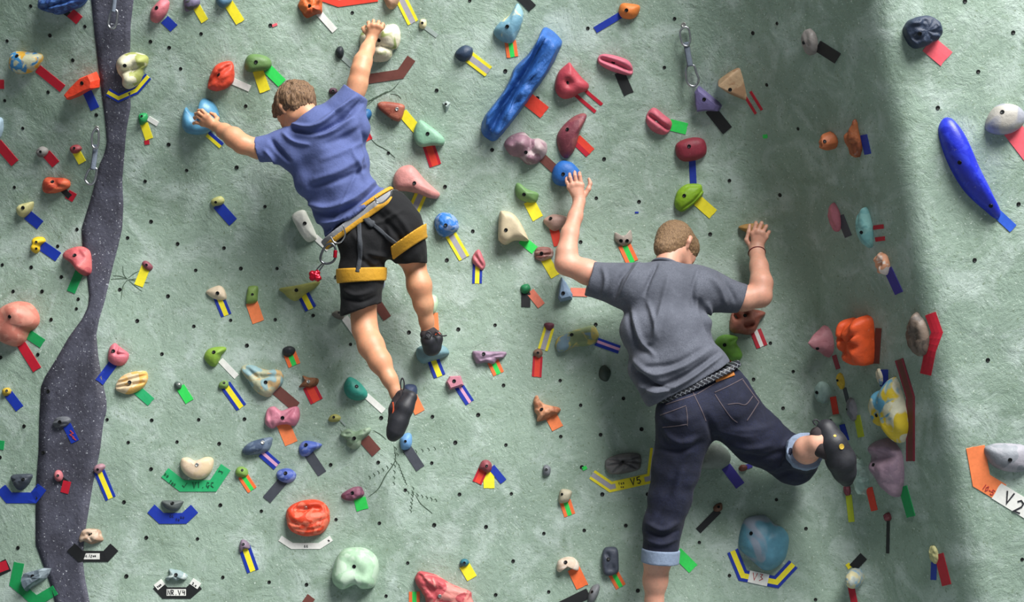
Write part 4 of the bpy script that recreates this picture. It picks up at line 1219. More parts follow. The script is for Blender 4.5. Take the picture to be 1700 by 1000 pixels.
def bounds(groups, pad=.03):
    pts = []
    for prims, _, _ in groups:
        for (a, b, ra, rb, k) in prims:
            for p, r in ((a, ra), (b, rb)):
                pts.append(np.array(p) - r - pad)
                pts.append(np.array(p) + r + pad)
    pts = np.array(pts)
    return pts.min(0), pts.max(0)


def solid(groups, res, grow=0.0, box=None, extra=()):
    lo, hi = box or bounds(groups)
    F = sdf_eval(groups, lo, hi, res) - grow
    ax = [lo[i] + np.arange(F.shape[i]) * res for i in range(3)]
    for (p, n) in extra:
        if n == 'in':
            F = np.maximum(F, np.sqrt((ax[0][:, None, None] - p[0]) ** 2 + (ax[1][None, :, None] - p[1]) ** 2 + (ax[2][None, None, :] - p[2]) ** 2) - p[3])
        elif n == 'out':
            F = np.maximum(F, p[3] - np.sqrt((ax[0][:, None, None] - p[0]) ** 2 + (ax[1][None, :, None] - p[1]) ** 2 + (ax[2][None, None, :] - p[2]) ** 2))
        else:
            F = np.maximum(F, (ax[0][:, None, None] - p[0]) * n[0] + (ax[1][None, :, None] - p[1]) * n[1] + (ax[2][None, None, :] - p[2]) * n[2])
    return nets(F, lo, res)


def relax(V, Q, it=2, f=.5):
    for f in (f, -f * 1.06) * it:        # Taubin pairs: smooth without shrinking
        acc = np.zeros_like(V)
        n = np.zeros(len(V))
        for i in range(4):
            a, b = Q[:, i], Q[:, (i + 1) % 4]
            np.add.at(acc, a, V[b]); np.add.at(n, a, 1)
            np.add.at(acc, b, V[a]); np.add.at(n, b, 1)
        V = V + (acc / np.maximum(n, 1)[:, None] - V) * f
    return V


def vnormals(V, Q):
    fn = np.cross(V[Q[:, 2]] - V[Q[:, 0]], V[Q[:, 3]] - V[Q[:, 1]])
    N = np.zeros_like(V)
    for i in range(4):
        np.add.at(N, Q[:, i], fn)
    return N / (np.linalg.norm(N, axis=1, keepdims=True) + 1e-12)


def folds(V, Q, lines):
    """cloth folds: (pixel polyline, width px, amplitude m), raised or sunk along the surface normal"""
    N = vnormals(V, Q)
    if N[:, 1].sum() > 1e9:
        N = -N
    s = FPX / (V[:, 1] - CAM_Y)
    px, py = 850 + V[:, 0] * s, 500 - (V[:, 2] - CAM_Z) * s
    face = np.clip(-N[:, 1] * 2 + .3, 0, 1)
    D = np.zeros(len(V))
    for (pl, w, amp) in lines:
        q = catmull(pl, 6 * len(pl), False)
        tot = len(q) - 1
        best = np.full(len(V), 1e9)
        bt = np.zeros(len(V))
        for i in range(tot):
            ax_, ay, bx_, by_ = q[i].x, q[i].y, q[i + 1].x, q[i + 1].y
            dx, dy = bx_ - ax_, by_ - ay
            t = np.clip(((px - ax_) * dx + (py - ay) * dy) / (dx * dx + dy * dy + 1e-9), 0, 1)
            d = np.hypot(px - ax_ - t * dx, py - ay - t * dy)
            m = d < best
            best[m] = d[m]
            bt[m] = ((i + t) / tot)[m]
        D += amp * np.exp(-(best / w) ** 2) * np.sin(np.clip(bt * .9 + .05, 0, 1) * PI) ** .6
    return V + N * (D * face)[:, None]


def wob(V, Q, amp, sc, seed=0.0, stretch=(1, 1, 1)):
    N = vnormals(V, Q)
    o = Vector((seed, seed * 1.3, -seed))
    st = Vector(stretch)
    d = np.array([noise.noise(Vector((v[0] * st.x, v[1] * st.y, v[2] * st.z)) * sc + o) for v in V])
    return V + N * (d * amp)[:, None]


def pmesh(V, Q):
    return mesh(V.tolist(), Q.tolist())


def join(parts):
    V, Q, o = [], [], 0
    for v, q in parts:
        V.append(v)
        Q.append(q + o)
        o += len(v)
    return np.concatenate(V), np.concatenate(Q)


SPX = 334.0     # pixels per metre about 0.35 m off the wall


def chain(pts, k=.03):
    """pts (px, py, off, r px) -> prims"""
    q = [(W(p[0], p[1], p[2]), p[3] / SPX) for p in pts]
    return [(tuple(a), tuple(b), ra, rb, k) for (a, ra), (b, rb) in zip(q, q[1:])]


def pl2(p1, p2, keep):
    """plane through two pixels containing the depth axis; keep the side where the pixel `keep` lies"""
    a, b, c = P(p1[0], p1[1], -.4), P(p2[0], p2[1], -.4), P(keep[0], keep[1], -.4)
    d = (b - a)
    n = Vector((-d.z, 0, d.x)).normalized()
    if (c - a).dot(n) > 0:
        n = -n
    return (tuple(a), tuple(n))


def pl3(pt, n):
    return (tuple(pt), tuple(Vector(n).normalized()))


def ball(v, r, w):
    return (tuple(v) + (r,), w)


def skin_mat(name, hexc):
    m, nt, b = nodes_of(name)
    c = lin(hexc)
    pk = (min(1, c[0] * 1.02), c[1] * .82, c[2] * .78, 1)
    cur = mixc(nt, ramp(nt, tex(nt, 'noise', 9, 4, .6), .35, .75), c, pk)
    cur = mixc(nt, ramp(nt, tex(nt, 'noise', 60, 3), .45, .9), cur, tuple(v * .82 for v in c[:3]) + (1,))
    nt.links.new(cur, b.inputs['Base Color'])
    b.inputs['Roughness'].default_value = .5
    b.inputs['Subsurface Weight'].default_value = .12
    b.inputs['Subsurface Radius'].default_value = (.012, .005, .003)
    b.inputs['Subsurface Scale'].default_value = .6
    bump(nt, tex(nt, 'noise', 300, 3), .25, .001, b)
    return m


def cloth_mat(name, hexc, var=.14, weave=900, rough=.85, hi=None):
    m, nt, b = nodes_of(name)
    c = lin(hexc)
    h = lin(hi) if hi else tuple(min(1, v * (1 + var)) for v in c[:3]) + (1,)
    cur = mixc(nt, ramp(nt, tex(nt, 'noise', 8, 6, .65), .3, .7), tuple(v * (1 - var) for v in c[:3]) + (1,), h)
    cur = mixc(nt, ramp(nt, tex(nt, 'noise', 180, 2), .35, .7), cur, tuple(v * .85 for v in c[:3]) + (1,))
    nt.links.new(cur, b.inputs['Base Color'])
    b.inputs['Roughness'].default_value = rough
    b.inputs['Sheen Weight'].default_value = .03
    n1 = bump(nt, tex(nt, 'noise', weave, 2), .3, .0008, b)
    bump(nt, tex(nt, 'noise', 38, 4, .6), .35, .008, b, n1)
    return m


def hair_mat(name, h1, h2):
    m, nt, b = nodes_of(name)
    mp = nt.nodes.new('ShaderNodeMapping')
    mp.inputs['Scale'].default_value = (1.0, 1.0, .22)
    g = nt.nodes.new('ShaderNodeNewGeometry')
    nt.links.new(g.outputs['Position'], mp.inputs['Vector'])
    f = tex(nt, 'noise', 260, 4, .6, mp.outputs[0])
    nt.links.new(mixc(nt, ramp(nt, f, .35, .68), lin(h1), lin(h2)), b.inputs['Base Color'])
    b.inputs['Roughness'].default_value = .55
    bump(nt, f, .9, .006, b)
    return m


def head_prims(C, f, u, hair_r=0.0):
    """head about centre C, looking along f, crown towards u"""
    f = Vector(f).normalized()
    u = (Vector(u) - f * Vector(u).dot(f)).normalized()
    r = f.cross(u).normalized()
    pr = []

    def c(a, b, ra, rb, k=.03):
        pr.append((tuple(C + r * a[0] + f * a[1] + u * a[2]), tuple(C + r * b[0] + f * b[1] + u * b[2]), ra, rb, k))
    for s in (-1, 1):
        c((.005 * s, -.030, .026), (.004 * s, .045, .022), .076, .067, .03)
    if hair_r:
        if hair_r > 1:                                              # hair down the nape
            c((0, -.040, -.012), (0, -.030, .02), .064, .07, .03)
            c((0, -.045, -.01), (-.006, -.062, -.058), .062, .056, .03)
    else:
        c((0, .050, -.035), (0, .082, -.095), .052, .030, .04)      # jaw to chin
        for s in (-1, 1):
            c((.035 * s, -.005, -.055), (.03 * s, .07, -.085), .035, .025, .03)
            c((.035 * s, .088, -.028), (.032 * s, .09, -.035), .018, .018, .02)   # cheek bone
            c((.015 * s, .104, .014), (.045 * s, .092, .016), .012, .010, .012)   # brow
            e = .076 * s
            c((e, -.002, .004), (e + .012 * s, -.016, .010), .012, .014, .008)    # ear
            c((e + .012 * s, -.016, .010), (e + .014 * s, -.018, -.014), .014, .011, .006)
            c((e + .016 * s, -.020, -.012), (e + .002 * s, -.006, -.036), .010, .008, .006)
        c((0, .106, .010), (0, .128, -.030), .009, .013, .012)       # nose
        c((-.018, .108, -.062), (.018, .108, -.062), .007, .007, .01)  # lips
        c((-.014, .106, -.074), (.014, .106, -.074), .007, .007, .01)
    return pr, f, u, r


def slim(prims, f=.72):
    """the trunk under loose clothes"""
    return [(a, b, ra * f, rb * f, k) for a, b, ra, rb, k in prims]


# ================================================================ climber in the blue shirt (upper left)
pA_loc = W(600, 360, .35)
pA = empty('person', pA_loc, 'climber in blue t-shirt, black shorts and yellow harness reaching up with both arms', 'person')
M_SKIN1 = skin_mat('skin_tan', '#d39c78')
M_SKIN2 = skin_mat('skin_fair', '#d8a48c')

torsoA = (chain([(472, 238, .34, 22), (580, 178, .31, 24)], .05) + chain([(492, 252, .35, 30), (582, 214, .34, 31)], .05)
          + chain([(520, 300, .36, 28), (583, 268, .36, 30)], .05) + chain([(552, 345, .37, 28), (598, 318, .37, 29)], .05)
          + chain([(586, 392, .38, 32), (650, 356, .38, 32)], .05) + chain([(525, 212, .35, 30), (556, 290, .37, 32), (608, 362, .38, 34)], .05))
armAL = chain([(468, 241, .34, 15), (440, 246, .355, 15), (428, 247, .36, 16), (402, 239, .36, 15.5), (388, 228, .33, 16), (372, 218, .25, 12.5), (358, 209.5, .16, 8.6)], .02)
armAR = chain([(583, 172, .31, 15), (591, 150, .305, 15), (594, 138, .30, 16), (598, 118, .29, 15), (602, 103, .26, 15), (610, 82, .20, 11.5), (617, 63, .15, 8.6)], .02)


def hand(wrist, knuckles, fingers, thumb, fr=2.75, pr=4.2):
    """wrist (px,py,off); knuckles list; each finger: list of further joints"""
    out = []
    for kn in knuckles:
        out += chain([wrist + (pr * 1.75,), kn + (pr * .88,)], .012)
    for i in range(len(knuckles) - 1):
        out += chain([knuckles[i] + (pr * .85,), knuckles[i + 1] + (pr * .85,)], .010)
    for kn, fg in zip(knuckles, fingers):
        pts = [kn + (fr * 1.22,)]
        for j, q in enumerate(fg):
            pts.append(q + (fr * (1.12 - .12 * j),))
        out += chain(pts, .003)
    out += chain([p + (fr * (1.55 - .2 * i),) for i, p in enumerate(thumb)], .008)
    return out


handAL = hand((358, 209.5, .16), [(344.5, 192, .165), (340.5, 195, .165), (337.5, 200, .16), (335.5, 206, .15)],
              [[(336, 183.5, .15), (330, 183.5, .115), (329, 186, .09)], [(330.5, 187.5, .15), (325, 189, .115), (325, 191.5, .09)], [(328.5, 193.5, .145), (323, 195.5, .11), (323.5, 198, .09)], [(326.5, 203.5, .14), (321.5, 204.5, .11), (321, 206, .095)]],
              [(357, 203, .15), (360.5, 197, .12), (356, 191, .10), (350, 188, .095)], 2.7)
handAR = hand((617, 63, .15), [(612.5, 45, .16), (619.5, 42, .165), (627, 43, .165), (633, 46.5, .155)],
              [[(612, 37.5, .14), (611, 38, .10), (611.5, 42, .085)], [(620, 34.8, .145), (620, 35, .10), (620, 40, .085)], [(628.5, 36.5, .145), (629, 37, .10), (629, 42, .085)], [(635.5, 40, .14), (637, 42, .10), (636, 47, .085)]],
              [(610.5, 57, .14), (605.5, 51.5, .12), (603, 47.5, .105), (606, 44, .095)], 2.7)
legAL = chain([(603, 405, .38, 33), (602, 470, .34, 28), (604, 530, .30, 19.5), (606, 548, .31, 19.5), (616, 574, .34, 20.5), (631, 601, .37, 17.5), (647, 630, .39, 11.5), (659, 655, .39, 9.2), (668, 672, .40, 9)], .03)
legAR = chain([(655, 383, .37, 33), (675, 415, .30, 25), (687, 438, .24, 18), (696, 474, .25, 19.6), (703, 505, .22, 15.5), (708, 533, .18, 11), (711, 556, .15, 10), (717, 570, .13, 9)], .03)
hcA = W(491, 180, .30)
hfA, huA = Vector((-.42, .62, -.62)), Vector((-.42, .50, .75))
hpA, hfA, huA, hrA = head_prims(hcA, hfA, huA)
neckA = [(tuple(W(535, 212, .37)), tuple(hcA - hfA * .030 - huA * .03), .058, .050, .04)]
bodyA = [(slim(torsoA) + armAL + armAR + legAL + legAR + hpA + neckA, [], .01), (handAL, [], .012), (handAR, [], .012)]
cL, cR = W(340, 197, .14), W(620, 46, .14)
RH = .062


def body_mesh(groups, hands, heads, res=.0075):
    ex = [ball(c, RH, 'out') for c in hands] + [ball(c, r, 'out') for c, r in heads]
    parts = [solid(groups, res, 0, None, ex)]
    parts[0] = (relax(parts[0][0], parts[0][1], 2, .4), parts[0][1])
    for c in hands:
        lo, hi = np.array(c) - RH - .02, np.array(c) + RH + .02
        v, q = solid(groups, .0024, 0, (lo, hi), [ball(c, RH + .012, 'in')])
        parts.append((relax(v, q, 1, .35), q))
    for c, r in heads:
        lo, hi = np.array(c) - r - .022, np.array(c) + r + .022
        v, q = solid(groups, .0042, 0, (lo, hi), [ball(c, r + .014, 'in')])
        parts.append((relax(v, q, 1, .4), q))
    return join(parts)


V, Q = body_mesh(bodyA, [cL, cR], [(hcA, .165)])
obj('body', pmesh(V, Q), M_SKIN1, pA)

# hair: tousled brown


def hair(C, f, u, r, grow, plane_n, plane_d, res=.004, kind=1):
    pr, _, _, _ = head_prims(C, f, u, kind)
    n = plane_n.normalized()
    V, Q = solid([(pr, [], .01)], res, grow, None, [(tuple(C + n * plane_d), tuple(-n))])
    return V, Q


V, Q = hair(hcA, hfA, huA, hrA, .017, huA * .80 - hfA * .62, -.030)
V = wob(V, Q, .010, 42, 3.0, (1, 1, .45))
V = wob(V, Q, .006, 110, 8.0, (1, 1, .35))
obj('hair', pmesh(V, Q), hair_mat('hair_brown', '#4a3426', '#9c7a58'), pA)

# t-shirt
g = 5
shirtA = [(chain([(474, 240, .34, 26), (576, 182, .32, 28)], .05) + chain([(492, 254, .36, 33), (580, 214, .35, 34)], .05)
           + chain([(520, 300, .37, 32), (580, 270, .37, 34)], .05) + chain([(550, 345, .38, 33), (594, 320, .38, 34)], .05)
           + chain([(570, 382, .385, 32), (622, 345, .385, 32)], .04) + chain([(525, 214, .37, 33), (556, 290, .385, 36), (598, 360, .39, 36)], .05),
           [pl2((538, 397), (652, 312), (540, 300))], .02),
          (chain([(480, 241, .345, 27), (428, 249, .36, 20.5)], .02), [pl2((425, 228), (434, 275), (500, 240))], .025),
          (chain([(574, 186, .325, 30), (597, 140, .30, 20.5)], .02), [pl2((572, 141), (607, 164), (560, 220))], .025)]
V, Q = solid(shirtA, .0055)
V = relax(V, Q, 2, .5)
FA = [([(487, 207), (520, 210), (560, 185), (590, 160)], 4.5, .014), ([(484, 214), (525, 222), (570, 196), (600, 172)], 5, -.014), ([(495, 222), (540, 222), (585, 196)], 5, .010), ([(470, 222), (486, 235), (512, 240)], 4, .008),
      ([(450, 232), (462, 250), (480, 268)], 5, -.010), ([(440, 250), (452, 262), (462, 275)], 4, .008), ([(520, 300), (560, 285), (600, 262)], 7, .007), ([(515, 310), (560, 300), (608, 280)], 6, -.007),
      ([(505, 335), (540, 345), (585, 330), (622, 300)], 6, .010), ([(510, 350), (550, 357), (595, 338), (630, 306)], 5, -.010), ([(522, 368), (560, 368), (600, 345), (638, 312)], 5, .010), ([(530, 382), (560, 378), (600, 352)], 5, -.009),
      ([(600, 200), (606, 235), (614, 270), (622, 296)], 6, -.008), ([(585, 250), (596, 275), (606, 300)], 5, .006), ([(540, 240), (575, 228), (600, 212)], 8, -.006), ([(535, 265), (575, 250), (604, 235)], 7, .006),
      ([(560, 200), (585, 180), (598, 166)], 4, -.008), ([(604, 255), (585, 300), (548, 385)], 4, .004)]
V = folds(V, Q, [(p, w * .8, a * 2.3) for p, w, a in FA])
V = wob(V, Q, .004, 16, 1.0)
M_TEE1 = cloth_mat('blue_cotton', '#525f92', .16)
tee = obj('t_shirt', pmesh(V, Q), M_TEE1, pA)


def ring_band(C, axis, r1, r2, tilt_u, tube_r, name, m, parent, n=40):
    axis = Vector(axis).normalized()
    a = (Vector(tilt_u) - axis * Vector(tilt_u).dot(axis)).normalized()
    b = axis.cross(a)
    pts = [C + a * (r1 * math.cos(2 * PI * i / n)) + b * (r2 * math.sin(2 * PI * i / n)) for i in range(n)]
    return obj(name, tube_mesh(pts, tube_r, True, 8), m, parent)


nb, ne = Vector(neckA[0][0]), Vector(neckA[0][1])
nax = (ne - nb).normalized()
ring_band(nb.lerp(ne, .40), nax, .068, .064, (1, 0, 0), .009, 'collar', M_TEE1, tee)

# shorts
shortsA = [(chain([(590, 390, .39, 34), (652, 354, .39, 34)], .05) + chain([(606, 362, .39, 30), (636, 345, .39, 32)], .05) + chain([(612, 400, .39, 36), (668, 376, .38, 34)], .05), [pl2((553, 397), (652, 318), (640, 420))], .03),
           (chain([(604, 404, .385, 38), (600, 455, .36, 36), (598, 520, .33, 33)], .03), [pl2((562, 527), (640, 500), (600, 450))], .04),
           (chain([(658, 380, .38, 38), (676, 412, .33, 30), (686, 440, .27, 24)], .03), [pl2((655, 438), (708, 436), (660, 380))], .04)]
V, Q = solid(shortsA, .0055)
V = relax(V, Q, 2, .5)
FS = [([(585, 385), (600, 410), (606, 440)], 6, .007), ([(630, 365), (640, 390), (632, 420)], 7, -.008), ([(640, 345), (665, 365), (684, 395)], 6, .008), ([(625, 352), (650, 378), (672, 408)], 6, -.008), ([(610, 420), (640, 425), (660, 415)], 5, .008),
      ([(570, 480), (590, 490), (620, 482)], 5, .007), ([(572, 495), (600, 502), (625, 492)], 4, -.007), ([(600, 430), (620, 445), (632, 440)], 5, -.01), ([(610, 375), (640, 365), (668, 350)], 4, .007)]
V = folds(V, Q, [(p, w * .85, a * 1.6) for p, w, a in FS])
V = wob(V, Q, .006, 18, 4.0)
M_SHORT = cloth_mat('black_nylon', '#0c0d11', .25, rough=.9)
shorts = obj('shorts', pmesh(V, Q), M_SHORT, pA)
shorts_bvh = BVHTree.FromPolygons([tuple(v) for v in V], [tuple(q) for q in Q])

# harness
M_YEL = cloth_mat('yellow_webbing', '#d09a24', .1, rough=.7)
M_GREY = cloth_mat('grey_padding', '#8e9094', .1, rough=.8)
M_DGREY = cloth_mat('dark_webbing', '#3c4046', .1, rough=.8)
M_STEEL = plain('polished_alloy', '#b9bcc0', .25, .95, bmp=0)
M_DSTEEL = plain('grey_alloy', '#74777c', .3, .95, bmp=0)
M_RED = plain('red_anodised', '#b0142a', .3, .6, bmp=0)
hz = empty('harness', W(600, 360, .4))
hz.parent = pA
hz.matrix_parent_inverse = pA.matrix_basis.inverted()


def band_part(name, groups, grow, p1, p2, q1, q2, m, parent, res=.005, extra=()):
    """belt: the shape grown and cut between two pixel lines"""
    mid = ((p1[0] + q1[0] + p2[0] + q2[0]) / 4, (p1[1] + q1[1] + p2[1] + q2[1]) / 4)
    V, Q = solid(groups, res, grow, None, [pl2(p1, p2, mid), pl2(q1, q2, mid)] + list(extra))
    V = relax(V, Q, 1, .5)
    return obj(name, pmesh(V, Q), m, parent), (V, Q)


waistA = [(chain([(560, 388, .395, 29), (632, 340, .395, 31)], .05) + chain([(575, 378, .40, 31), (620, 347, .40, 33)], .05), [], .02)]
band_part('waist_belt', waistA, .004, (548, 392), (650, 318), (562, 402), (664, 330), M_GREY, hz)
band_part('belt_edge', waistA, .009, (556, 397), (657, 324), (562, 402), (664, 330), M_YEL, hz)
band_part('belt_edge', waistA, .009, (585, 356), (646, 312), (589, 361), (650, 317), M_YEL, hz, extra=[pl2((590, 340), (610, 372), (640, 330))])
legs_only = [shortsA[1]]
band_part('leg_loop', [(shortsA[1][0], [], .03)], .010, (555, 447), (640, 444), (555, 471), (640, 466), M_YEL, hz)
band_part('leg_loop', [(shortsA[0][0] + shortsA[1][0] + shortsA[2][0], [], .03)], .017, (650, 412), (712, 368), (656, 430), (718, 388), M_YEL, hz, extra=[pl2((650, 400), (654, 450), (690, 400))])


def ribbon(name, pl, w, bvh, lift, m, parent, th=.003):
    """flat strap laid on a surface, pixel polyline"""
    q = catmull(pl, 8 * len(pl), False)
    vs, fs = [], []
    ok = []
    for i, p in enumerate(q):
        a, b = q[max(i - 1, 0)], q[min(i + 1, len(q) - 1)]
        t = (b - a).normalized()
        s = Vector((-t.y, t.x, 0)) * w / 2
        row = []
        for sg in (1, .33, -.33, -1):
            l, n = hit(p.x + s.x * sg, p.y + s.y * sg, bvh)
            if l is None:
                break
            row.append((l, n))
        if len(row) == 4:
            ok.append(row)
    for row in ok:
        for (l, n) in row:
            vs.append(l + n * (lift + th))
        for (l, n) in row:
            vs.append(l - n * .003)
    for i in range(len(ok) - 1):
        a, b = i * 8, (i + 1) * 8
        for k in range(3):
            fs.append((a + k, a + k + 1, b + k + 1, b + k))
            fs.append((a + 4 + k, b + 4 + k, b + 5 + k, a + 5 + k))
        fs.append((a, b, b + 4, a + 4))
        fs.append((a + 3, a + 7, b + 7, b + 3))
    if len(ok) < 2:
        return None
    e = (len(ok) - 1) * 8
    fs.append((0, 4, 5, 1)); fs.append((1, 5, 6, 2)); fs.append((2, 6, 7, 3))
    fs.append((e, e + 1, e + 5, e + 4)); fs.append((e + 1, e + 2, e + 6, e + 5)); fs.append((e + 2, e + 3, e + 7, e + 6))
    me = mesh(vs, fs)
    bm = bmesh.new(); bm.from_mesh(me)
    bmesh.ops.recalc_face_normals(bm, faces=bm.faces)
    bm.to_mesh(me); bm.free()
    return obj(name, me, m, parent)


ribbon('riser_strap', [(596, 366), (597, 395), (598, 425), (594, 452)], 7, shorts_bvh, .004, M_DGREY, hz)
ribbon('riser_strap', [(606, 362), (622, 375), (645, 395), (668, 412)], 6, shorts_bvh, .004, M_DGREY, hz)
ribbon('buckle', [(604, 358), (612, 368), (620, 374)], 10, shorts_bvh, .008, M_DGREY, hz)


def px_tube(name, pl, off, r, m, parent, closed=False, n=None):
    q = catmull(pl, n or 8 * len(pl), closed)
    base = W(pl[0][0], pl[0][1], off).y
    pts = [P(p.x, p.y, base - p.z) for p in q]
    return obj(name, tube_mesh(pts, r, closed, 8), m, parent)


px_tube('gear_loop', [(623, 328), (626, 337), (636, 336), (648, 325), (650, 317)], .53, .004, M_STEEL, hz)
px_tube('gear_loop', [(570, 375), (573, 390), (566, 402), (556, 403), (549, 393)], .52, .004, M_STEEL, hz)
M_CHALKB = cloth_mat('pale_blue_bag', '#b4ccd8', .08)
V, Q = solid([(chain([(655, 326, .36, 11), (664, 336, .34, 10)], .02), [], .01)], .005)
obj('chalk_bag', pmesh(V, Q), M_CHALKB, hz)
kb = px_tube('carabiner', [(547, 405), (541, 408), (535, 418), (532, 430), (537, 437), (548, 437), (556, 430), (557, 415), (553, 406)], .54, .0058, M_DSTEEL, hz, True)
px_tube('screw_gate', [(556, 428), (557, 416)], .54, .0095, M_RED, kb)
px_tube('belay_cable', [(540, 436), (532, 447), (527, 455)], .54, .0035, M_DSTEEL, hz)
px_tube('belay_cable', [(537, 436), (528, 445), (523, 453)], .535, .0035, M_DSTEEL, hz)
V, Q = solid([(chain([(518, 455, .53, 5.2), (528, 462, .53, 5.4)], .01) + chain([(527, 453, .53, 4.6), (518, 462, .53, 4.6)], .01), [], .01)], .003)
V = wob(V, Q, .003, 120, 5)
obj('belay_device', pmesh(V, Q), M_RED, hz)

# climbing shoes
M_SHOE = plain('black_rubber', '#26272d', .55, var=.2, bmp=.3)
M_SHOE2 = cloth_mat('black_mesh_upper', '#322a2c', .2)
M_TRIM = plain('orange_trim', '#c8502c', .6, bmp=0)


def shoe(prims, upper, parent, m=M_SHOE, extra=()):
    V, Q = solid([(prims, list(extra), .02)], .0042)
    V = relax(V, Q, 2, .4)
    o = obj('climbing_shoe', pmesh(V, Q), m, parent)
    V, Q = solid([(upper, [], .02)], .0042)
    V = relax(V, Q, 1, .4)
    obj('shoe_upper', pmesh(V, Q), M_SHOE2, o)
    return o


s1 = shoe(chain([(682, 660, .42, 10.5), (672, 678, .43, 12.5), (662, 700, .43, 14), (656, 716, .43, 12.5), (652, 724, .425, 8.5)], .03) + chain([(672, 656, .40, 10), (660, 690, .415, 11)], .02),
          chain([(664, 658, .40, 11), (656, 680, .405, 9.5), (652, 700, .41, 8.5)], .02), pA)
px_tube('pull_tab', [(666, 648), (665, 636), (668, 628), (671, 636), (670, 648)], .45, .0035, M_SHOE, s1)
px_tube('shoe_trim', [(652, 668), (653, 680), (651, 694)], .455, .004, M_TRIM, s1)
s2 = shoe(chain([(712, 566, .18, 13), (718, 578, .15, 11), (722, 581, .10, 9)], .02) + chain([(726, 563, .15, 10), (722, 574, .14, 11)], .02) + chain([(707, 564, .15, 9), (713, 580, .14, 10)], .02),
          chain([(706, 556, .17, 9), (716, 553, .17, 9), (727, 559, .15, 8)], .02), pA)
px_tube('shoe_lace', [(712, 561), (707, 556), (711, 551), (716, 556), (714, 561)], .225, .0035, M_SHOE, s2)
px_tube('shoe_lace', [(720, 557), (724, 551), (730, 556), (736, 558), (742, 557)], .215, .0035, M_SHOE, s2)
px_tube('shoe_trim', [(722, 556), (728, 553), (731, 558)], .21, .004, M_TRIM, s2)

# ================================================================ climber in the grey shirt (lower right)
pB = empty('person', W(1140, 640, .35), 'climber in grey t-shirt and rolled dark blue jeans with both hands on holds', 'person')
torsoB = (chain([(1015, 470, .31, 22), (1195, 484, .31, 22)], .05) + chain([(1060, 484, .34, 34), (1142, 484, .34, 34)], .05) + chain([(1072, 550, .36, 32), (1138, 546, .36, 32)], .05)
          + chain([(1092, 610, .37, 34), (1148, 592, .37, 34)], .05) + chain([(1125, 660, .37, 34), (1195, 634, .37, 34)], .05) + chain([(1104, 470, .34, 30), (1105, 550, .37, 36), (1150, 645, .38, 36)], .05))
armBL = chain([(1020, 466, .31, 18), (990, 457, .305, 19), (975, 452, .30, 20.5), (940, 438, .28, 18.5), (941, 420, .27, 17.5), (946, 388, .24, 14.5), (955, 360, .19, 12), (961.5, 336, .14, 10.5)], .02)
armBR = chain([(1190, 482, .31, 18), (1224, 492, .295, 18), (1235, 496, .29, 20), (1262, 491, .28, 19), (1264, 470, .27, 18.5), (1260, 442, .21, 15), (1256.5, 420, .15, 12.2), (1256, 412, .14, 12)], .02)
handBL = hand((961.5, 333, .135), [(945.5, 311, .135), (950.5, 307.5, .14), (957.5, 306, .14), (965.5, 307.5, .135)],
              [[(941.5, 303, .13), (940, 298, .10), (941, 295, .075)], [(946.5, 295, .135), (945.5, 290, .105), (946, 288, .08)], [(954.5, 291.5, .135), (954, 287, .105), (954, 285, .08)], [(962.5, 292, .13), (962, 288, .10), (962, 286, .075)]],
              [(970, 325, .125), (977, 314, .12), (980, 305, .11), (978, 297.5, .10)], 2.95, 5.0)
handBR = hand((1256, 413, .14), [(1250, 388, .15), (1258, 385, .155), (1265.5, 387, .15), (1271, 394, .14)],
              [[(1255, 372.5, .14), (1255, 370, .11), (1255, 374, .08)], [(1264, 371.5, .14), (1264.5, 370, .11), (1264, 375, .08)], [(1271.5, 377, .135), (1272.5, 375.5, .105), (1271, 380, .08)], [(1276, 386.5, .13), (1277, 385, .10), (1275, 389, .08)]],
              [(1247, 410, .13), (1239.5, 399, .13), (1243, 386, .125), (1244.5, 374.5, .11)], 2.95, 5.0)
legBL = chain([(1140, 690, .36, 36), (1118, 800, .29, 28), (1098, 880, .25, 24), (1092, 925, .23, 23), (1088, 965, .20, 19), (1086, 1000, .18, 14), (1086, 1030, .16, 13)], .03)
legBR = chain([(1200, 672, .36, 38), (1256, 724, .28, 34), (1316, 764, .20, 29), (1335, 752, .38, 24), (1340, 747, .50, 20), (1356, 738, .54, 15), (1370, 732, .54, 12)], .03)
hcB = W(1124, 408, .24)
hfB, huB = Vector((.62, .52, -.55)), Vector((.28, .55, .80))
hpB, hfB, huB, hrB = head_prims(hcB, hfB, huB)
neckB = [(tuple(W(1104, 452, .33)), tuple(hcB - hfB * .030 - huB * .03), .066, .056, .04)]
bodyB = [(slim(torsoB) + armBL + armBR + legBL + legBR + hpB + neckB, [], .01), (handBL, [], .012), (handBR, [], .012)]
V, Q = body_mesh(bodyB, [W(960, 309, .12), W(1258, 389, .125)], [(hcB, .165)])
obj('body', pmesh(V, Q), M_SKIN2, pB)
V, Q = hair(hcB, hfB, huB, hrB, .008, huB * .80 - hfB * .48, -.062, kind=2)
V = wob(V, Q, .003, 90, 2.0)
obj('hair', pmesh(V, Q), hair_mat('hair_cropped', '#6e543e', '#a4845f'), pB)

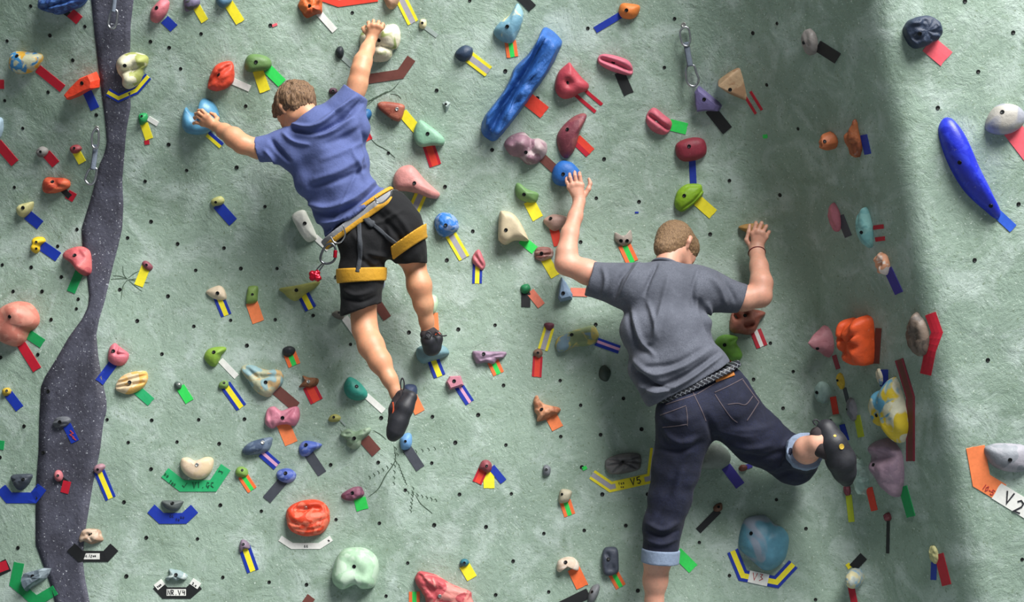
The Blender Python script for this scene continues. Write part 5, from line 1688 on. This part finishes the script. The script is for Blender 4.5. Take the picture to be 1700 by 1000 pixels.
shirtB = [(chain([(1030, 474, .32, 32), (1180, 482, .32, 32)], .05) + chain([(1060, 482, .345, 42), (1142, 481, .345, 42)], .05) + chain([(1070, 550, .37, 41), (1140, 546, .37, 40)], .05)
           + chain([(1086, 610, .385, 43), (1150, 590, .385, 41)], .05) + chain([(1108, 648, .39, 43), (1176, 615, .39, 38)], .05) + chain([(1104, 472, .35, 36), (1105, 550, .38, 44), (1140, 630, .39, 42)], .05),
           [pl2((1058, 681), (1216, 594), (1100, 550))], .02),
          (chain([(1045, 474, .32, 36), (984, 464, .305, 30)], .02), [pl2((988, 432), (971, 492), (1060, 470))], .03),
          (chain([(1160, 482, .32, 38), (1236, 496, .29, 24)], .02), [pl2((1248, 462), (1228, 518), (1150, 480))], .03)]
V, Q = solid(shirtB, .0055)
V = relax(V, Q, 2, .5)
FB = [([(1090, 440), (1080, 460), (1070, 490)], 4, -.010), ([(1050, 437), (1030, 460), (1018, 495)], 5, -.010), ([(1060, 438), (1045, 462), (1030, 490)], 4, .008), ([(1075, 500), (1085, 530), (1090, 560)], 5, .006), ([(1040, 510), (1048, 545), (1060, 575)], 6, -.008),
      ([(1050, 520), (1062, 560), (1085, 590)], 5, .009), ([(1110, 460), (1100, 500), (1085, 560), (1075, 570)], 6, .006), ([(1160, 445), (1150, 480), (1152, 510)], 6, -.007), ([(1162, 500), (1175, 540), (1188, 572)], 5, -.012), ([(1175, 505), (1182, 535), (1190, 560)], 5, .010),
      ([(1040, 590), (1055, 620), (1090, 640)], 7, -.010), ([(1050, 600), (1085, 622), (1130, 610), (1180, 580)], 6, .008), ([(1055, 620), (1090, 640), (1140, 622), (1192, 586)], 5, -.010), ([(1060, 640), (1095, 652), (1140, 632), (1196, 592)], 4, .010),
      ([(1070, 610), (1120, 605), (1165, 580)], 6, -.006), ([(1180, 460), (1195, 480), (1205, 505)], 6, .007), ([(1195, 455), (1212, 478), (1220, 500)], 5, -.007), ([(1000, 445), (1005, 465), (1000, 490)], 5, .006), ([(1062, 655), (1085, 640), (1120, 650)], 4, -.006)]
V = folds(V, Q, [(p, w * .8, a * 2.3) for p, w, a in FB])
V = wob(V, Q, .004, 15, 6.0)
M_TEE2 = cloth_mat('charcoal_heather', '#565a66', .14, hi='#6a6e7a')
tee2 = obj('t_shirt', pmesh(V, Q), M_TEE2, pB)
nb, ne = Vector(neckB[0][0]), Vector(neckB[0][1])
ring_band(nb.lerp(ne, .20), (ne - nb).normalized(), .072, .068, (1, 0, 0), .009, 'collar', M_TEE2, tee2)

# jeans
kneeB = W(1318, 766, .19)
cuffB = W(1337, 749, .44)
cuff_ax = (cuffB - kneeB).normalized()
jeansB = [(chain([(1138, 664, .38, 36), (1198, 640, .38, 38)], .05) + chain([(1142, 690, .38, 46), (1204, 672, .37, 46)], .05), [pl2((1085, 662), (1222, 598), (1160, 700))], .03),
          (chain([(1141, 692, .375, 50), (1122, 780, .31, 37), (1112, 828, .28, 33), (1100, 872, .26, 30), (1096, 930, .24, 29)], .04), [pl2((1060, 929), (1130, 933), (1100, 800))], .05),
          (chain([(1203, 674, .365, 50), (1256, 726, .29, 43), (1314, 764, .20, 36), (1318, 766, .21, 36)], .04) + [(tuple(kneeB), tuple(cuffB + cuff_ax * .02), 35 / SPX, 27 / SPX, .04)], [pl3(cuffB, cuff_ax)], .05)]
V, Q = solid(jeansB, .006)
V = relax(V, Q, 2, .5)
FJ = [([(1105, 720), (1130, 735), (1160, 725)], 6, .008), ([(1095, 745), (1125, 750), (1165, 735)], 5, -.008), ([(1150, 730), (1130, 780), (1120, 830)], 7, .008), ([(1140, 760), (1110, 820), (1085, 870)], 6, -.008), ([(1075, 870), (1100, 880), (1125, 868)], 5, .009), ([(1072, 882), (1100, 892), (1125, 882)], 4, -.008), ([(1072, 896), (1098, 904), (1122, 896)], 4, .008),
      ([(1205, 735), (1240, 745), (1280, 740)], 6, .008), ([(1230, 755), (1265, 760), (1300, 750)], 6, -.008), ([(1215, 715), (1250, 715), (1285, 705)], 7, .006), ([(1280, 780), (1300, 770), (1315, 745)], 5, .009), ([(1290, 790), (1315, 785), (1335, 790)], 5, -.008), ([(1172, 690), (1185, 720), (1195, 745)], 7, -.014), ([(1100, 690), (1120, 700), (1145, 695)], 6, .005)]
V = folds(V, Q, [(p, w * .85, a * 1.5) for p, w, a in FJ])
V = wob(V, Q, .004, 20, 2.5)
M_JEAN = cloth_mat('dark_denim', '#10152a', .25, rough=.85, hi='#1a2140')
jeans = obj('jeans', pmesh(V, Q), M_JEAN, pB)
jean_bvh = BVHTree.FromPolygons([tuple(v) for v in V], [tuple(q) for q in Q])
M_CUFF = cloth_mat('denim_reverse', '#8494ac', .15)
band_part('cuff', [(jeansB[1][0], [], .03)], .007, (1060, 907), (1130, 911), (1060, 930), (1130, 934), M_CUFF, jeans)
V, Q = solid([(jeansB[2][0][-1:], [], .03)], .005, .008, None, [pl3(cuffB + cuff_ax * .006, cuff_ax), pl3(cuffB - cuff_ax * .030, -cuff_ax)])
V = wob(relax(V, Q, 1, .5), Q, .006, 30, 7.7)
obj('cuff', pmesh(V, Q), M_CUFF, jeans)
M_STITCH = plain('tan_stitching', '#544a50', .8, bmp=0)
for pl in ([(1143, 634), (1152, 655), (1164, 680), (1172, 700)], [(1105, 672), (1130, 664), (1156, 655)], [(1157, 655), (1185, 638), (1216, 622)], [(1186, 652), (1208, 642), (1233, 629)], [(1187, 655), (1200, 675), (1214, 694), (1224, 702)],
           [(1233, 631), (1248, 652), (1260, 668)], [(1260, 668), (1250, 684), (1240, 699)], [(1208, 672), (1224, 670), (1238, 672), (1250, 658)], [(1096, 690), (1118, 682), (1139, 674)], [(1139, 676), (1141, 692), (1141, 708)], [(1100, 710), (1120, 708), (1141, 705)]):
    ribbon('stitching', pl, 1.5, jean_bvh, .0008, M_STITCH, jeans, .001)
ribbon('leather_patch', [(1187, 630), (1201, 625), (1217, 619)], 11, jean_bvh, .005, plain('tan_leather', '#cf8038', .6), jeans)
ribbon('belt_loop', [(1137, 618), (1143, 630), (1148, 640)], 8, jean_bvh, .016, M_JEAN, jeans)
M_BELT, nt_, b_ = nodes_of('checked_belt')
br_ = nt_.nodes.new('ShaderNodeTexBrick')
br_.inputs['Color1'].default_value = lin('#15161c')
br_.inputs['Color2'].default_value = lin('#20222c')
br_.inputs['Mortar'].default_value = lin('#9aa0a6')
br_.inputs['Scale'].default_value = 15
br_.inputs['Mortar Size'].default_value = .013
tc_ = nt_.nodes.new('ShaderNodeTexCoord')
mp_ = nt_.nodes.new('ShaderNodeMapping')
mp_.inputs['Rotation'].default_value = (PI / 2, 0, 0)
mp2_ = nt_.nodes.new('ShaderNodeMapping')
mp2_.inputs['Rotation'].default_value = (0, 0, math.radians(-24))
nt_.links.new(tc_.outputs['Object'], mp_.inputs['Vector'])
nt_.links.new(mp_.outputs[0], mp2_.inputs['Vector'])
nt_.links.new(mp2_.outputs[0], br_.inputs['Vector'])
nt_.links.new(br_.outputs[0], b_.inputs['Base Color'])
waistB = [(chain([(1128, 660, .385, 36), (1194, 630, .385, 38)], .05) + chain([(1135, 650, .39, 38), (1190, 626, .39, 40)], .05), [], .02)]
band_part('belt', waistB, .003, (1086, 661), (1220, 597), (1091, 670), (1225, 605), M_BELT, jeans)

# shoes of the lower climber
s3 = shoe(chain([(1372, 714, .50, 17), (1384, 738, .52, 20), (1396, 764, .49, 22), (1402, 784, .45, 17), (1405, 797, .42, 11)], .03), chain([(1358, 722, .53, 13), (1362, 742, .54, 15), (1376, 752, .53, 13)], .02), pB)
M_DOT = plain('yellow_rivet', '#c8a83c', .5, bmp=0)
s3m = [o for o in pB.children if o.name.startswith('climbing_shoe')][-1].data
s3_bvh = BVHTree.FromPolygons([v.co for v in s3m.vertices], [tuple(p.vertices) for p in s3m.polygons])
dot_me = cup_mesh(.011, .003)
dot_me.materials.append(M_DOT)
for dx, dy in ((1397, 742), (1386, 724), (1353, 741)):
    l_, n_ = hit(dx, dy, s3_bvh)
    if l_ is not None:
        put(dot_me, 'rivet', l_, n_, s3, 1.1 if dx == 1397 else .6)
px_tube('pull_tab', [(1354, 706), (1350, 700), (1355, 697), (1360, 701)], .56, .004, M_SHOE, s3)
px_tube('shoe_lace', [(1366, 755), (1376, 768), (1386, 780)], .56, .003, M_DOT, s3)
s4 = shoe(chain([(1086, 1030, .17, 15), (1088, 1045, .13, 14), (1090, 1050, .07, 11)], .02), chain([(1082, 1024, .17, 14), (1092, 1024, .15, 13)], .02), pB)
wa, wb = W(1260, 442, .21), W(1256.5, 420, .15)
ring_band(wb, wb - wa, .0425, .0425, (1, 0, 0), .0032, 'wristband', cloth_mat('dark_red_cord', '#6a1f24', .1), pB)

# ================================================================ quickdraws
M_SLING = cloth_mat('grey_nylon_sling', '#6c7684', .2, weave=400)


def quickdraw(label, up, mid, low, offs=.02, hang=None):
    """up/low: carabiner pixel loops, mid: sling polyline with width"""
    b0 = low[0]
    root = empty('quickdraw', W(b0[0], b0[1], offs), label, 'quickdraw')
    if hang:
        l, n = hit(*hang)
        put(ring_me, 'bolt_hanger', l, n, root, 1.3)
    if up:
        px_tube('carabiner', up, offs, .0056, M_STEEL, root, True)
    if mid:
        q = catmull(mid[0], 12, False)
        base = W(mid[0][0][0], mid[0][0][1], offs).y
        vs, fs = [], []
        for i, p in enumerate(q):
            a, b = q[max(i - 1, 0)], q[min(i + 1, len(q) - 1)]
            t = (b - a).normalized()
            s = Vector((-t.y, t.x, 0)) * mid[1] / 2
            for sg, dy in ((1, 0), (.6, -.005), (-.6, -.005), (-1, 0), (-.6, .005), (.6, .005)):
                vs.append(P(p.x + s.x * sg, p.y + s.y * sg, base + dy))
        for i in range(len(q) - 1):
            for k in range(6):
                fs.append((i * 6 + k, i * 6 + (k + 1) % 6, i * 6 + 6 + (k + 1) % 6, i * 6 + 6 + k))
        fs.append((5, 4, 3, 2, 1, 0))
        fs.append(tuple(len(vs) - 6 + k for k in range(6)))
        obj('sling', mesh(vs, fs), M_SLING, root)
        for i in range(1, 4):
            p = q[i * 3 - 1]
            px_tube('bar_tack', [(p.x - mid[1] * .5, p.y + 1), (p.x + mid[1] * .5, p.y - 1)], offs + .006, .0018, M_STEEL, root, False, 4)
    px_tube('carabiner', low, offs + .005, .0064, M_STEEL, root, True)
    return root


quickdraw('silver quickdraw with grey sling hanging at upper right of centre', [(1133, 47), (1139, 45), (1144, 50), (1146, 66), (1143, 75), (1137, 76), (1132, 70), (1129, 54)], ([(1139, 70), (1142, 88), (1146, 110)], 10),
          [(1141, 110), (1139, 122), (1141, 136), (1148, 143), (1156, 141), (1160, 131), (1156, 120), (1152, 109)], .03, (1135, 41))
quickdraw('silver quickdraw hanging at the left rim of the dark band', [(158, 215), (163, 216), (164, 230), (162, 244), (157, 246), (153, 240), (153, 224)], ([(159, 240), (157, 260), (154, 282)], 9),
          [(149, 281), (143, 292), (142, 300), (148, 306), (155, 304), (159, 294), (160, 280)], .03, (161, 213))
quickdraw('carabiner on a short sling at the top of the dark band', None, ([(191, -14), (190, 4), (188, 20)], 7),
          [(185, 18), (181, 32), (180, 42), (185, 47), (191, 44), (194, 32), (194, 18)], .03)
